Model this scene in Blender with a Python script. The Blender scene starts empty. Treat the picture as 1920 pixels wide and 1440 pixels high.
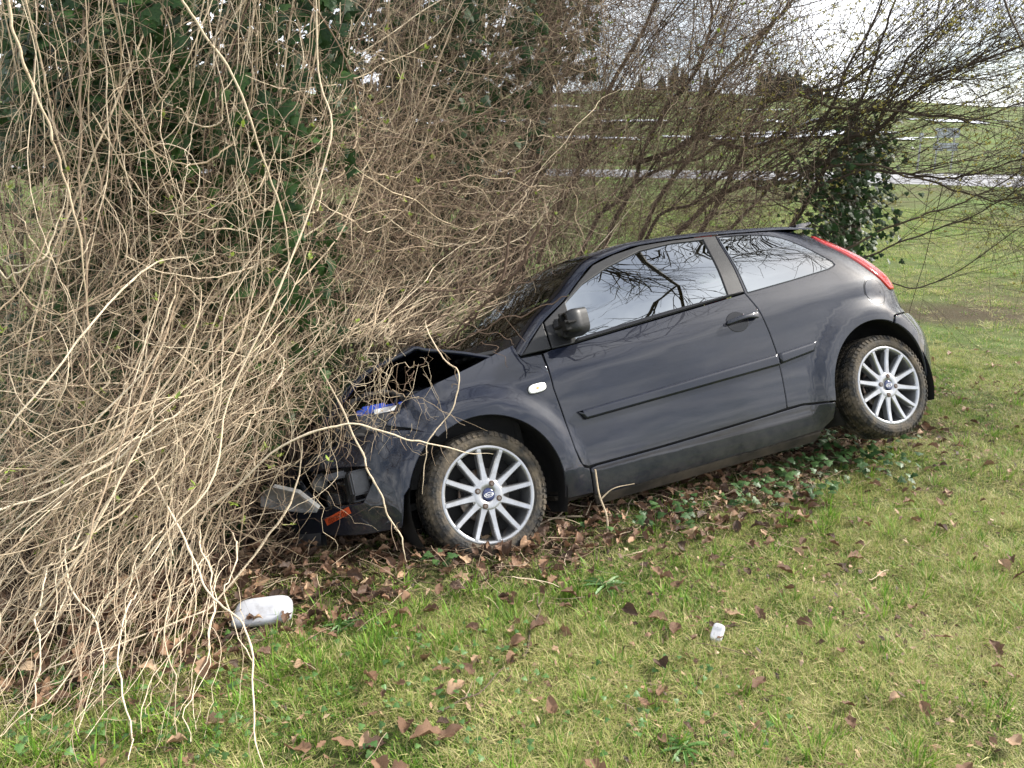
import bpy, bmesh, math, random
import numpy as np
from mathutils import Matrix, Vector
from mathutils.geometry import delaunay_2d_cdt
random.seed(7); rng = np.random.default_rng(11)
R = math.radians
scene = bpy.context.scene
COL = scene.collection

# ------------------------------------------------------------------ camera
CAM_H, PITCH, FPX = 1.60, R(14.0), 1442.0            # FPX: focal length in pixels of a 1920 px wide frame
cam_d = bpy.data.cameras.new('camera'); cam = bpy.data.objects.new('camera', cam_d); COL.objects.link(cam)
cam.location = (0, 0, CAM_H); cam.rotation_euler = (R(90)-PITCH, 0, 0)
cam_d.sensor_width = 36; cam_d.lens = 36*FPX/1920; cam_d.clip_start = .05; cam_d.clip_end = 3000
cam_d.dof.use_dof = False
scene.camera = cam

# ------------------------------------------------------------------ sky: pale broken cloud over a hazy blue
SUN_EL, SUN_AZ = R(36), R(74)                        # azimuth clockwise from +Y: to the right of the camera
world = bpy.data.worlds.new('World'); scene.world = world; world.use_nodes = True
nt = world.node_tree; nt.nodes.clear()
def wn(t, **k):
    n = nt.nodes.new(t)
    for a, b in k.items(): setattr(n, a, b)
    return n
wo = wn('ShaderNodeOutputWorld'); bg = wn('ShaderNodeBackground'); bg.inputs[1].default_value = .105
sky = wn('ShaderNodeTexSky', sky_type='NISHITA', sun_disc=False, sun_elevation=SUN_EL, sun_rotation=SUN_AZ, air_density=1.2, dust_density=2.0, ozone_density=1.0)
tc = wn('ShaderNodeTexCoord'); sep = wn('ShaderNodeSeparateXYZ'); nt.links.new(tc.outputs['Generated'], sep.inputs[0])
zz = wn('ShaderNodeMath', operation='MAXIMUM'); nt.links.new(sep.outputs[2], zz.inputs[0]); zz.inputs[1].default_value = 0.0
za = wn('ShaderNodeMath', operation='ADD'); nt.links.new(zz.outputs[0], za.inputs[0]); za.inputs[1].default_value = .22
dx = wn('ShaderNodeMath', operation='DIVIDE'); dy = wn('ShaderNodeMath', operation='DIVIDE')
nt.links.new(sep.outputs[0], dx.inputs[0]); nt.links.new(za.outputs[0], dx.inputs[1])
nt.links.new(sep.outputs[1], dy.inputs[0]); nt.links.new(za.outputs[0], dy.inputs[1])
cmb = wn('ShaderNodeCombineXYZ'); nt.links.new(dx.outputs[0], cmb.inputs[0]); nt.links.new(dy.outputs[0], cmb.inputs[1])
cl = wn('ShaderNodeTexNoise'); cl.inputs['Scale'].default_value = 1.5; cl.inputs['Detail'].default_value = 7; cl.inputs['Roughness'].default_value = .58; cl.inputs['Distortion'].default_value = .4
nt.links.new(cmb.outputs[0], cl.inputs['Vector'])
rp = wn('ShaderNodeValToRGB'); rp.color_ramp.elements[0].position = .36; rp.color_ramp.elements[1].position = .60
rp.color_ramp.elements[0].color = (.12, .12, .12, 1); rp.color_ramp.elements[1].color = (1, 1, 1, 1)
nt.links.new(cl.outputs['Fac'], rp.inputs[0])
cl2 = wn('ShaderNodeTexNoise'); cl2.inputs['Scale'].default_value = 2.6; cl2.inputs['Detail'].default_value = 5
nt.links.new(cmb.outputs[0], cl2.inputs['Vector'])
cr2 = wn('ShaderNodeValToRGB'); cr2.color_ramp.elements[0].position = .35; cr2.color_ramp.elements[1].position = .65
cr2.color_ramp.elements[0].color = (8.2, 8.6, 9.4, 1); cr2.color_ramp.elements[1].color = (15.0, 15.1, 15.3, 1)
nt.links.new(cl2.outputs['Fac'], cr2.inputs[0])
mx = wn('ShaderNodeMix', data_type='RGBA'); nt.links.new(rp.outputs[0], mx.inputs[0]); nt.links.new(sky.outputs[0], mx.inputs[6]); nt.links.new(cr2.outputs[0], mx.inputs[7])
nt.links.new(mx.outputs[2], bg.inputs[0]); nt.links.new(bg.outputs[0], wo.inputs[0])

sun_d = bpy.data.lights.new('sun', 'SUN'); sun = bpy.data.objects.new('sun', sun_d); COL.objects.link(sun)
sun_d.energy = 5.0; sun_d.angle = R(4); sun_d.color = (1, .95, .87)
sv = Vector((math.sin(SUN_AZ)*math.cos(SUN_EL), math.cos(SUN_AZ)*math.cos(SUN_EL), math.sin(SUN_EL)))
sun.rotation_euler = sv.to_track_quat('Z', 'Y').to_euler()

vs = scene.view_settings
vs.view_transform = 'Standard'; vs.look = 'None'; vs.gamma = 1; vs.use_curve_mapping = False; vs.exposure = 0.92
scene.render.engine = 'CYCLES'
scene.cycles.max_bounces = 7; scene.cycles.diffuse_bounces = 2; scene.cycles.glossy_bounces = 4; scene.cycles.transmission_bounces = 6
scene.cycles.transparent_max_bounces = 6; scene.cycles.caustics_reflective = False; scene.cycles.caustics_refractive = False
scene.cycles.sample_clamp_indirect = 6
scene.cycles.use_denoising = True
try: scene.cycles.denoiser = 'OPENIMAGEDENOISE'
except Exception: pass
try: scene.cycles.denoising_prefilter = 'FAST'
except Exception: pass

# ------------------------------------------------------------------ helpers
def tag(o, label=None, cat=None, group=None, kind=None):
    for k, v in (('label', label), ('category', cat), ('group', group), ('kind', kind)):
        if v: o[k] = v
    return o
def empty(name, M=None, label=None, cat=None, group=None):
    o = bpy.data.objects.new(name, None); COL.objects.link(o); o.empty_display_size = .1
    if M is not None: o.matrix_world = M
    return tag(o, label, cat, group)
def raw(name, V, F, mat, smooth=True, tint=None):
    """mesh data from arrays; F is an (n,3) or (n,4) array or a list of such / of tuples"""
    me = bpy.data.meshes.new(name)
    V = np.asarray(V, np.float32).reshape(-1, 3)
    Fs = [np.asarray(f, np.int32) for f in F] if isinstance(F, list) and len(F) and isinstance(F[0], np.ndarray) and F[0].ndim == 2 else None
    if Fs is None and isinstance(F, np.ndarray): Fs = [F.astype(np.int32)]
    if Fs is None:
        me.from_pydata(V.tolist(), [], [tuple(int(i) for i in f) for f in F])
    else:
        me.vertices.add(len(V)); me.vertices.foreach_set('co', V.ravel())
        nl = sum(f.size for f in Fs); npoly = sum(len(f) for f in Fs)
        me.loops.add(nl); me.polygons.add(npoly)
        me.loops.foreach_set('vertex_index', np.concatenate([f.ravel() for f in Fs]))
        tot = np.concatenate([np.full(len(f), f.shape[1], np.int32) for f in Fs])
        st = np.concatenate([[0], np.cumsum(tot)[:-1]]).astype(np.int32)
        me.polygons.foreach_set('loop_start', st); me.polygons.foreach_set('loop_total', tot)
        me.update(calc_edges=True)
    me.polygons.foreach_set('use_smooth', np.full(len(me.polygons), bool(smooth)))
    if tint is not None:
        a = me.attributes.new('tint', 'FLOAT', 'POINT'); a.data.foreach_set('value', np.asarray(tint, np.float32))
    if mat: me.materials.append(mat)
    me.validate(); me.update()
    return me
def link(name, me, parent=None):
    o = bpy.data.objects.new(name, me); COL.objects.link(o)
    if parent: o.parent = parent
    return o
def mk(name, V, F, mat, parent=None, smooth=True, tint=None):
    return link(name, raw(name, V, F, mat, smooth, tint), parent)
def bm_obj(name, bm, mat, parent=None, smooth=False, bevel=0, seg=2):
    if bevel:
        bmesh.ops.bevel(bm, geom=[e for e in bm.edges if len(e.link_faces) == 2 and e.calc_face_angle() > .5], offset=bevel, segments=seg, affect='EDGES', clamp_overlap=True)
    me = bpy.data.meshes.new(name); bm.normal_update(); bm.to_mesh(me); bm.free()
    for p in me.polygons: p.use_smooth = smooth
    me.materials.append(mat)
    return link(name, me, parent)
def add_box(bm, c, s, rot=None):
    M = Matrix.Translation(c) @ (rot.to_4x4() if rot is not None else Matrix()) @ Matrix.Diagonal((s[0], s[1], s[2], 1))
    return bmesh.ops.create_cube(bm, size=1, matrix=M)
def lathe(prof, n=48, closed=False):
    """profile of (radius, axial) points turned round the y axis -> verts, quads"""
    prof = np.asarray(prof, float); a = np.linspace(0, 2*np.pi, n, endpoint=False)
    V = np.stack([prof[:, None, 0]*np.cos(a), prof[:, None, 1]+0*a, prof[:, None, 0]*np.sin(a)], -1).reshape(-1, 3)
    F = []
    m = len(prof)
    for i in range(m-1 if not closed else m):
        j = (i+1) % m
        k = np.arange(n); k2 = (k+1) % n
        F.append(np.stack([i*n+k, j*n+k, j*n+k2, i*n+k2], 1))
    return V, np.concatenate(F)
def merge(parts):
    Vs, Fs, o = [], [], 0
    for V, F in parts:
        Vs.append(np.asarray(V, float)); Fs += [tuple(int(i)+o for i in f) for f in F]; o += len(V)
    return np.concatenate(Vs), Fs
def tubes(P, rad, sides=4, tip=True):
    """P (n,k,3) polylines, rad (n,k) -> verts, quads, strand index of each vertex"""
    P = np.asarray(P, float); n, k, _ = P.shape; rad = np.broadcast_to(np.asarray(rad, float), (n, k))
    T = np.gradient(P, axis=1); T /= np.linalg.norm(T, axis=-1, keepdims=True)+1e-9
    ref = np.zeros_like(T); ref[..., 0] = .31; ref[..., 1] = .87; ref[..., 2] = .38
    A = np.cross(T, ref); A /= np.linalg.norm(A, axis=-1, keepdims=True)+1e-9
    B = np.cross(T, A)
    an = np.linspace(0, 2*np.pi, sides, endpoint=False)
    V = P[:, :, None, :] + rad[:, :, None, None]*(np.cos(an)[None, None, :, None]*A[:, :, None, :]+np.sin(an)[None, None, :, None]*B[:, :, None, :])
    V = V.reshape(-1, 3)
    b = (np.arange(n)[:, None, None]*k+np.arange(k-1)[None, :, None])*sides
    s = np.arange(sides)[None, None, :]; s2 = (s+1) % sides
    F = np.stack([b+s, b+s2, b+sides+s2, b+sides+s], -1).reshape(-1, 4)
    return V, F, np.repeat(np.arange(n), k*sides)
def catmull(pts, n):
    """smooth polyline of n points through the given points"""
    p = np.asarray(pts, float)
    p = np.concatenate([[2*p[0]-p[1]], p, [2*p[-1]-p[-2]]])
    m = len(p)-3; t = np.linspace(0, m-1e-6, n); i = t.astype(int); f = (t-i)[:, None]
    a, b, c, d = p[i], p[i+1], p[i+2], p[i+3]
    return .5*(2*b+(c-a)*f+(2*a-5*b+4*c-d)*f**2+(3*b-a-3*c+d)*f**3)
U_, F_ = np.array([0, math.sin(PITCH), math.cos(PITCH)]), np.array([0, math.cos(PITCH), -math.sin(PITCH)])
def ray(px, py):
    return np.array([1., 0, 0])*((px-960)/FPX) - U_*((py-720)/FPX) + F_
def at(px, py, Y):
    """world point seen at photo pixel (px, py) that stands Y metres in front of the camera"""
    d = ray(px, py); return np.array([0, 0, CAM_H]) + d*(Y/d[1])
def gp(px, py, z=0.0):
    """ground point (height z) under photo pixel"""
    d = ray(px, py); return np.array([0, 0, CAM_H]) + d*((z-CAM_H)/d[2])

# ------------------------------------------------------------------ materials
def M(name, base, base2=None, scale=8., rough=.5, metal=0., coat=0., spec=.5, bump=0., bscale=60., detail=5., tint=None, coat_rough=.03, trans=0., ior=1.45, sss=0., ramp=(.35, .65), emit=None, coords='Object', rough2=None, trsl=0.):
    m = bpy.data.materials.new(name); m.use_nodes = True; t = m.node_tree; N = t.nodes; L = t.links
    b = N['Principled BSDF']; b.inputs['Roughness'].default_value = rough; b.inputs['Metallic'].default_value = metal
    b.inputs['Coat Weight'].default_value = coat; b.inputs['Coat Roughness'].default_value = coat_rough
    b.inputs['Specular IOR Level'].default_value = spec; b.inputs['IOR'].default_value = ior; b.inputs['Transmission Weight'].default_value = trans
    b.inputs['Base Color'].default_value = (*base, 1)
    co = N.new('ShaderNodeTexCoord')
    col = None
    if base2 is not None:
        nz = N.new('ShaderNodeTexNoise'); nz.inputs['Scale'].default_value = scale; nz.inputs['Detail'].default_value = detail; nz.inputs['Roughness'].default_value = .6
        L.new(co.outputs[coords], nz.inputs['Vector'])
        r = N.new('ShaderNodeMapRange'); r.inputs[1].default_value, r.inputs[2].default_value = ramp; L.new(nz.outputs['Fac'], r.inputs[0])
        x = N.new('ShaderNodeMix'); x.data_type = 'RGBA'; x.inputs[6].default_value = (*base, 1); x.inputs[7].default_value = (*base2, 1)
        L.new(r.outputs[0], x.inputs[0]); col = x.outputs[2]
        if rough2 is not None:
            q = N.new('ShaderNodeMapRange'); q.inputs[3].default_value = rough; q.inputs[4].default_value = rough2; L.new(r.outputs[0], q.inputs[0]); L.new(q.outputs[0], b.inputs['Roughness'])
    if tint is not None:                                # list of colours picked by the per-piece 'tint' value
        a = N.new('ShaderNodeAttribute'); a.attribute_name = 'tint'
        c = N.new('ShaderNodeValToRGB'); e = c.color_ramp.elements
        while len(e) < len(tint): e.new(.5)
        for i, k in enumerate(tint): e[i].position = i/(len(tint)-1); e[i].color = (*k, 1)
        L.new(a.outputs['Fac'], c.inputs[0])
        if col is None: col = c.outputs[0]
        else:
            x2 = N.new('ShaderNodeMix'); x2.data_type = 'RGBA'; x2.blend_type = 'MULTIPLY'; x2.inputs[0].default_value = 1
            L.new(c.outputs[0], x2.inputs[6]); L.new(col, x2.inputs[7]); col = x2.outputs[2]
    if col is not None: L.new(col, b.inputs['Base Color'])
    if bump:
        nb = N.new('ShaderNodeTexNoise'); nb.inputs['Scale'].default_value = bscale; nb.inputs['Detail'].default_value = 4
        L.new(co.outputs[coords], nb.inputs['Vector'])
        bu = N.new('ShaderNodeBump'); bu.inputs['Strength'].default_value = bump; bu.inputs['Distance'].default_value = .01
        L.new(nb.outputs['Fac'], bu.inputs['Height']); L.new(bu.outputs[0], b.inputs['Normal'])
    if trsl:                                            # thin leaf: some light passes through
        out = [n for n in N if n.type == 'OUTPUT_MATERIAL'][0]
        tr = N.new('ShaderNodeBsdfTranslucent'); ms = N.new('ShaderNodeMixShader'); ms.inputs[0].default_value = trsl
        if col is not None: L.new(col, tr.inputs[0])
        else: tr.inputs[0].default_value = (*base, 1)
        L.new(b.outputs[0], ms.inputs[1]); L.new(tr.outputs[0], ms.inputs[2]); L.new(ms.outputs[0], out.inputs[0])
    return m
# ================================================================== the car
# pose: measured from the two wheels in the photograph; the car leans away from the viewer with its nose down
CAR_R = np.array([[.91284, -.33661, -.23113], [-.19549, .13666, -.97114], [.35848, .93167, .05894]])
CAR_T = np.array([-.37913, .61726, 4.27223])
C2W = np.stack([[1, 0, 0], -U_, F_], 1)
CW3 = C2W @ CAR_R; CWT = C2W @ CAR_T + np.array([0, 0, CAM_H])
CARM = Matrix.Translation(CWT) @ Matrix(CW3.tolist()).to_4x4()
def car2w(p): return np.asarray(p) @ CW3.T + CWT
def w2car(p): return (np.asarray(p)-CWT) @ CW3
# ---- car body surface (car frame: x rearwards from the front axle, y to the right, z up from the wheel centres)
CZ = np.array([-.30,-.20,-.14,-.08,0.0,.10,.25,.40,.48,.53,.57,.62,.70,.80,.90,1.0,1.06,1.12])
CW = np.array([.60,.715,.775,.797,.812,.824,.834,.839,.839,.834,.823,.806,.776,.737,.692,.642,.611,.578])
def pchip(xs, ys, x):
    xs = np.asarray(xs, float); ys = np.asarray(ys, float); x = np.asarray(x, float)
    h = np.diff(xs); d = np.diff(ys)/h
    m = np.zeros_like(ys); m[0] = d[0]; m[-1] = d[-1]
    same = d[:-1]*d[1:] > 0
    with np.errstate(all='ignore'):
        hm = 2*d[:-1]*d[1:]/(d[:-1]+d[1:])
    m[1:-1] = np.where(same, hm, 0)
    i = np.clip(np.searchsorted(xs, x)-1, 0, len(xs)-2)
    t = (x-xs[i])/h[i]; t = np.clip(t, -.5, 1.5)
    return ((2*t**3-3*t**2+1)*ys[i] + (t**3-2*t**2+t)*h[i]*m[i] + (-2*t**3+3*t**2)*ys[i+1] + (t**3-t**2)*h[i]*m[i+1])
def sstep(a, b, x):
    t = np.clip((x-a)/(b-a), 0, 1); return t*t*(3-2*t)
XRZ = [-.30,-.10,.05,.25,.38,.42,.60,.75,.90,1.0,1.06,1.12]
XRX = [3.00,3.05,3.13,3.14,3.09,3.04,3.00,2.92,2.77,2.65,2.56,2.48]
XFZ = [-.30,-.15,0.0,.20,.36,.46,.60]
XFX = [-.66,-.78,-.82,-.83,-.80,-.74,-.62]
def halfwidth(x, z):
    zz = z - .075*(x-1.1)*sstep(.12, .5, z)*(1-.75*sstep(.80, 1.05, z))
    w = pchip(CZ, CW, zz)
    w = w - .05*sstep(.55, -.75, x)**1.0*sstep(-.3, .9, z)*.6 - .035*np.clip((x-1.3)/1.3, 0, 1)**2*sstep(.5, 1.0, z)
    for cx, cz, r0 in ((.008, -.01, .368), (2.435, .03, .366)):        # flared wheel arches
        r = np.hypot(x-cx, z-cz)
        f = sstep(r0+.155, r0+.045, r)*(1-.0*r)
        w = w + .030*f*sstep(-.16, .02, z)
    return w
PH = np.linspace(0, 1, 400)
def _sup(p):
    c, s = np.cos(PH*np.pi/2), np.sin(PH*np.pi/2)
    return s**(2/p), c**(2/p)
_sx, _sw = _sup(2.9)
_al = np.concatenate([[0], np.cumsum(np.hypot(np.diff(_sx)*.66, np.diff(_sw)*.8))]); RLEN = _al[-1]
_gx, _gw = _sup(2.25)
_gl = np.concatenate([[0], np.cumsum(np.hypot(np.diff(_gx)*.50, np.diff(_gw)*.8))]); FLEN = _gl[-1]
def body_xyz(u, z, side=-1, off=0.0):
    """point of the body shell: u runs along the flank (=x) and then round the tail; off pushes it outwards"""
    u = np.asarray(u, float); z = np.asarray(z, float) + 0*u; u = u + 0*z
    xr = pchip(XRZ, XRX, z); us = xr-.66
    over = u > us
    k = np.clip(u-us, 0, RLEN)
    fx = np.interp(k, _al, _sx); fw = np.interp(k, _al, _sw)
    ws = np.minimum(us+.35, 9)
    xf = pchip(XFZ, XFX, z); uf = xf+.50
    under = u < uf
    kf = np.clip(uf-u, 0, FLEN)
    gx = np.interp(kf, _gl, _gx); gw = np.interp(kf, _gl, _gw)
    x = np.where(over, us+.66*fx, np.where(under, uf-.50*gx, u))
    w = halfwidth(np.clip(x, uf-.3, ws), z)*np.where(over, fw, np.where(under, gw, 1))
    return np.stack([x, side*w, z], -1)
def body(u, z, side=-1, off=0.0):
    p = body_xyz(u, z, side)
    if off == 0: return p
    e = 1e-3
    a = body_xyz(np.asarray(u)+e, z, side)-body_xyz(np.asarray(u)-e, z, side)
    b = body_xyz(u, np.asarray(z)+e, side)-body_xyz(u, np.asarray(z)-e, side)
    n = np.cross(a, b); n /= np.linalg.norm(n, axis=-1, keepdims=True)+1e-12
    n *= np.sign(n[..., 1:2]*side+1e-9*0+1e-12)
    return p + off*n
# ------------------------------------------------------------------ car materials
def paint_mat():
    m = M('car_paint', (.0040, .0058, .0135), (.006, .0085, .019), scale=3, rough=.42, metal=.0, coat=1., coat_rough=.008, spec=.12, rough2=.46)
    t = m.node_tree; N, L = t.nodes, t.links; b = N['Principled BSDF']
    b.inputs['Coat IOR'].default_value = 1.48
    co = [n for n in N if n.type == 'TEX_COORD'][0]
    # road film: pale dust that thickens towards the sills, and dried splashes
    sp = N.new('ShaderNodeSeparateXYZ'); L.new(co.outputs['Object'], sp.inputs[0])
    mr = N.new('ShaderNodeMapRange'); mr.inputs[1].default_value = .10; mr.inputs[2].default_value = -.14; mr.inputs[3].default_value = 0; mr.inputs[4].default_value = .45; L.new(sp.outputs[2], mr.inputs[0])
    nz = N.new('ShaderNodeTexNoise'); nz.inputs['Scale'].default_value = 9; nz.inputs['Detail'].default_value = 8; nz.inputs['Roughness'].default_value = .7; L.new(co.outputs['Object'], nz.inputs['Vector'])
    n2 = N.new('ShaderNodeTexNoise'); n2.inputs['Scale'].default_value = 95; n2.inputs['Detail'].default_value = 2; L.new(co.outputs['Object'], n2.inputs['Vector'])
    r2 = N.new('ShaderNodeMapRange'); r2.inputs[1].default_value = .68; r2.inputs[2].default_value = .74; r2.inputs[4].default_value = .35; L.new(n2.outputs['Fac'], r2.inputs[0])
    r1 = N.new('ShaderNodeMapRange'); r1.inputs[1].default_value = .3; r1.inputs[2].default_value = .7; L.new(nz.outputs['Fac'], r1.inputs[0])
    mu = N.new('ShaderNodeMath'); mu.operation = 'MULTIPLY'; L.new(mr.outputs[0], mu.inputs[0]); L.new(r1.outputs[0], mu.inputs[1])
    ad = N.new('ShaderNodeMath'); ad.operation = 'MULTIPLY_ADD'; ad.use_clamp = True; ad.inputs[1].default_value = .12; L.new(r2.outputs[0], ad.inputs[0]); L.new(mu.outputs[0], ad.inputs[2])
    mixc = N.new('ShaderNodeMix'); mixc.data_type = 'RGBA'; mixc.inputs[7].default_value = (.10, .095, .085, 1)
    src = b.inputs['Base Color'].links[0].from_socket; L.new(src, mixc.inputs[6]); L.new(ad.outputs[0], mixc.inputs[0]); L.new(mixc.outputs[2], b.inputs['Base Color'])
    cw = N.new('ShaderNodeMapRange'); cw.inputs[3].default_value = 1; cw.inputs[4].default_value = .25; L.new(ad.outputs[0], cw.inputs[0]); L.new(cw.outputs[0], b.inputs['Coat Weight'])
    # slight unevenness of pressed sheet metal
    nb = N.new('ShaderNodeTexNoise'); nb.inputs['Scale'].default_value = 4.5; nb.inputs['Detail'].default_value = 1.5; L.new(co.outputs['Object'], nb.inputs['Vector'])
    bu = N.new('ShaderNodeBump'); bu.inputs['Strength'].default_value = .035; bu.inputs['Distance'].default_value = .03; L.new(nb.outputs['Fac'], bu.inputs['Height']); L.new(bu.outputs[0], b.inputs['Normal']); L.new(bu.outputs[0], b.inputs['Coat Normal'])
    return m
def glass_mat(name, tint, ior):
    m = bpy.data.materials.new(name); m.use_nodes = True; t = m.node_tree; N, L = t.nodes, t.links
    N.clear(); o = N.new('ShaderNodeOutputMaterial'); f = N.new('ShaderNodeFresnel'); f.inputs[0].default_value = ior
    a = N.new('ShaderNodeBsdfTransparent'); a.inputs[0].default_value = (*tint, 1); g = N.new('ShaderNodeBsdfGlossy'); g.inputs['Roughness'].default_value = .004
    g.inputs['Color'].default_value = (.93, .98, 1, 1)
    x = N.new('ShaderNodeMixShader'); L.new(f.outputs[0], x.inputs[0]); L.new(a.outputs[0], x.inputs[1]); L.new(g.outputs[0], x.inputs[2]); L.new(x.outputs[0], o.inputs[0])
    return m
PAINT = paint_mat()
GLASS = glass_mat('window_glass', (.10, .12, .12), 4.0)
WSGLASS = glass_mat('windscreen_glass', (.45, .5, .48), 1.7)
TRIM = M('black_trim', (.009, .0095, .011), (.014, .0145, .016), scale=20, rough=.48, bump=.06, bscale=300)
RUB = M('gloss_black', (.008, .008, .010), rough=.18)
DARK = M('matt_black', (.006, .006, .007), (.012, .011, .010), scale=12, rough=.8)  # dull black of the inner shell, engine bay and arch liners
UNDER = M('underbody', (.022, .019, .016), (.075, .060, .045), scale=7, rough=.9, bump=.4, bscale=25)
SILVER = M('alloy_silver', (.40, .41, .43), (.32, .32, .325), scale=14, rough=.33, metal=.78, spec=.5, coat=.35, coat_rough=.12)
TYRE = M('muddy_tyre', (.012, .012, .012), (.125, .100, .070), scale=13, rough=.72, rough2=.95, bump=.5, bscale=90, ramp=(.40, .66), detail=9)
STEEL = M('worn_steel', (.25, .24, .23), (.14, .09, .06), scale=25, rough=.4, metal=.8)
BOLT_HOLE = M('bolt_hole_brown', (.09, .055, .035), (.05, .04, .035), scale=60, rough=.6, metal=.4)
RED = M('red_lens', (.52, .022, .018), (.46, .018, .016), scale=30, rough=.12, coat=1, coat_rough=.02)
CLEAR = M('clear_lens', (.80, .80, .78), rough=.12, coat=1, spec=.6)
LENS = M('frosted_lens', (.09, .09, .09), (.16, .165, .165), scale=18, rough=.4, coat=.15)
AMBER = M('amber_bulb', (.7, .38, .15), rough=.3)
BLUE = M('badge_blue', (.012, .022, .085), rough=.2, coat=1)
BATB = M('battery_blue', (.012, .055, .36), rough=.35)
GREYP = M('grey_plastic', (.055, .057, .065), (.035, .036, .04), scale=25, rough=.45)
WHITEP = M('white_plastic', (.80, .80, .80), rough=.4)
ORANGE = M('orange_sticker', (.50, .075, .02), rough=.5)
ODARK = M('sticker_ink', (.10, .012, .006), rough=.5)
SEATM = M('seat_cloth', (.03, .03, .034), (.045, .045, .05), scale=80, rough=.9)

car = empty('crashed_car', CARM, 'dark grey three-door hatchback crashed nose first into the vines', 'car')

# ------------------------------------------------------------------ panels cut from the body surface
def dens(poly, step=.022):
    out = []
    n = len(poly)
    for i in range(n):
        a, b = np.array(poly[i], float), np.array(poly[(i+1) % n], float)
        k = max(1, int(np.hypot(*(b-a))/step))
        for j in range(k): out.append(a+(b-a)*j/k)
    return np.array(out)
def smoothpoly(pts, n=14):
    return [tuple(p) for p in catmull(pts, n)]
def area(p):
    x, y = p[:, 0], p[:, 1]; return .5*np.sum(x*np.roll(y, -1)-np.roll(x, -1)*y)
def inset(p, d):
    """shift a closed loop inwards by d (counter-clockwise loops)"""
    s = 1 if area(p) > 0 else -1
    a = p-np.roll(p, 1, 0); b = np.roll(p, -1, 0)-p
    a /= np.linalg.norm(a, axis=1)[:, None]+1e-9; b /= np.linalg.norm(b, axis=1)[:, None]+1e-9
    na, nb = np.stack([-a[:, 1], a[:, 0]], 1), np.stack([-b[:, 1], b[:, 0]], 1)
    m = na+nb; l = np.maximum((m*na).sum(1), .6); return p + s*d*m/l[:, None]
def inpoly(p, loops):
    x, y = p[:, 0], p[:, 1]; c = np.zeros(len(p), bool)
    for q in loops:
        j = len(q)-1
        for i in range(len(q)):
            with np.errstate(all='ignore'):
                hit = ((q[i, 1] > y) != (q[j, 1] > y)) & (x < (q[j, 0]-q[i, 0])*(y-q[i, 1])/(q[j, 1]-q[i, 1]+1e-15)+q[i, 0])
            c ^= hit; j = i
    return c
def fnormal(fn, u, z, side):
    e = 2e-3
    a = fn(u+e, z)-fn(u-e, z); b = fn(u, z+e)-fn(u, z-e)
    n = np.cross(a, b); n /= np.linalg.norm(n, axis=-1, keepdims=True)+1e-12
    return n if side < 0 else -n
def crush(u, z):
    """sheet metal buckled towards the nose"""
    k = sstep(.02, -.35, u)*sstep(.28, .48, z)
    return k*(.010*np.sin(u*31+z*17)+.008*np.sin(u*-19+z*44+1)+.004*np.sin(u*77+z*30))
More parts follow.
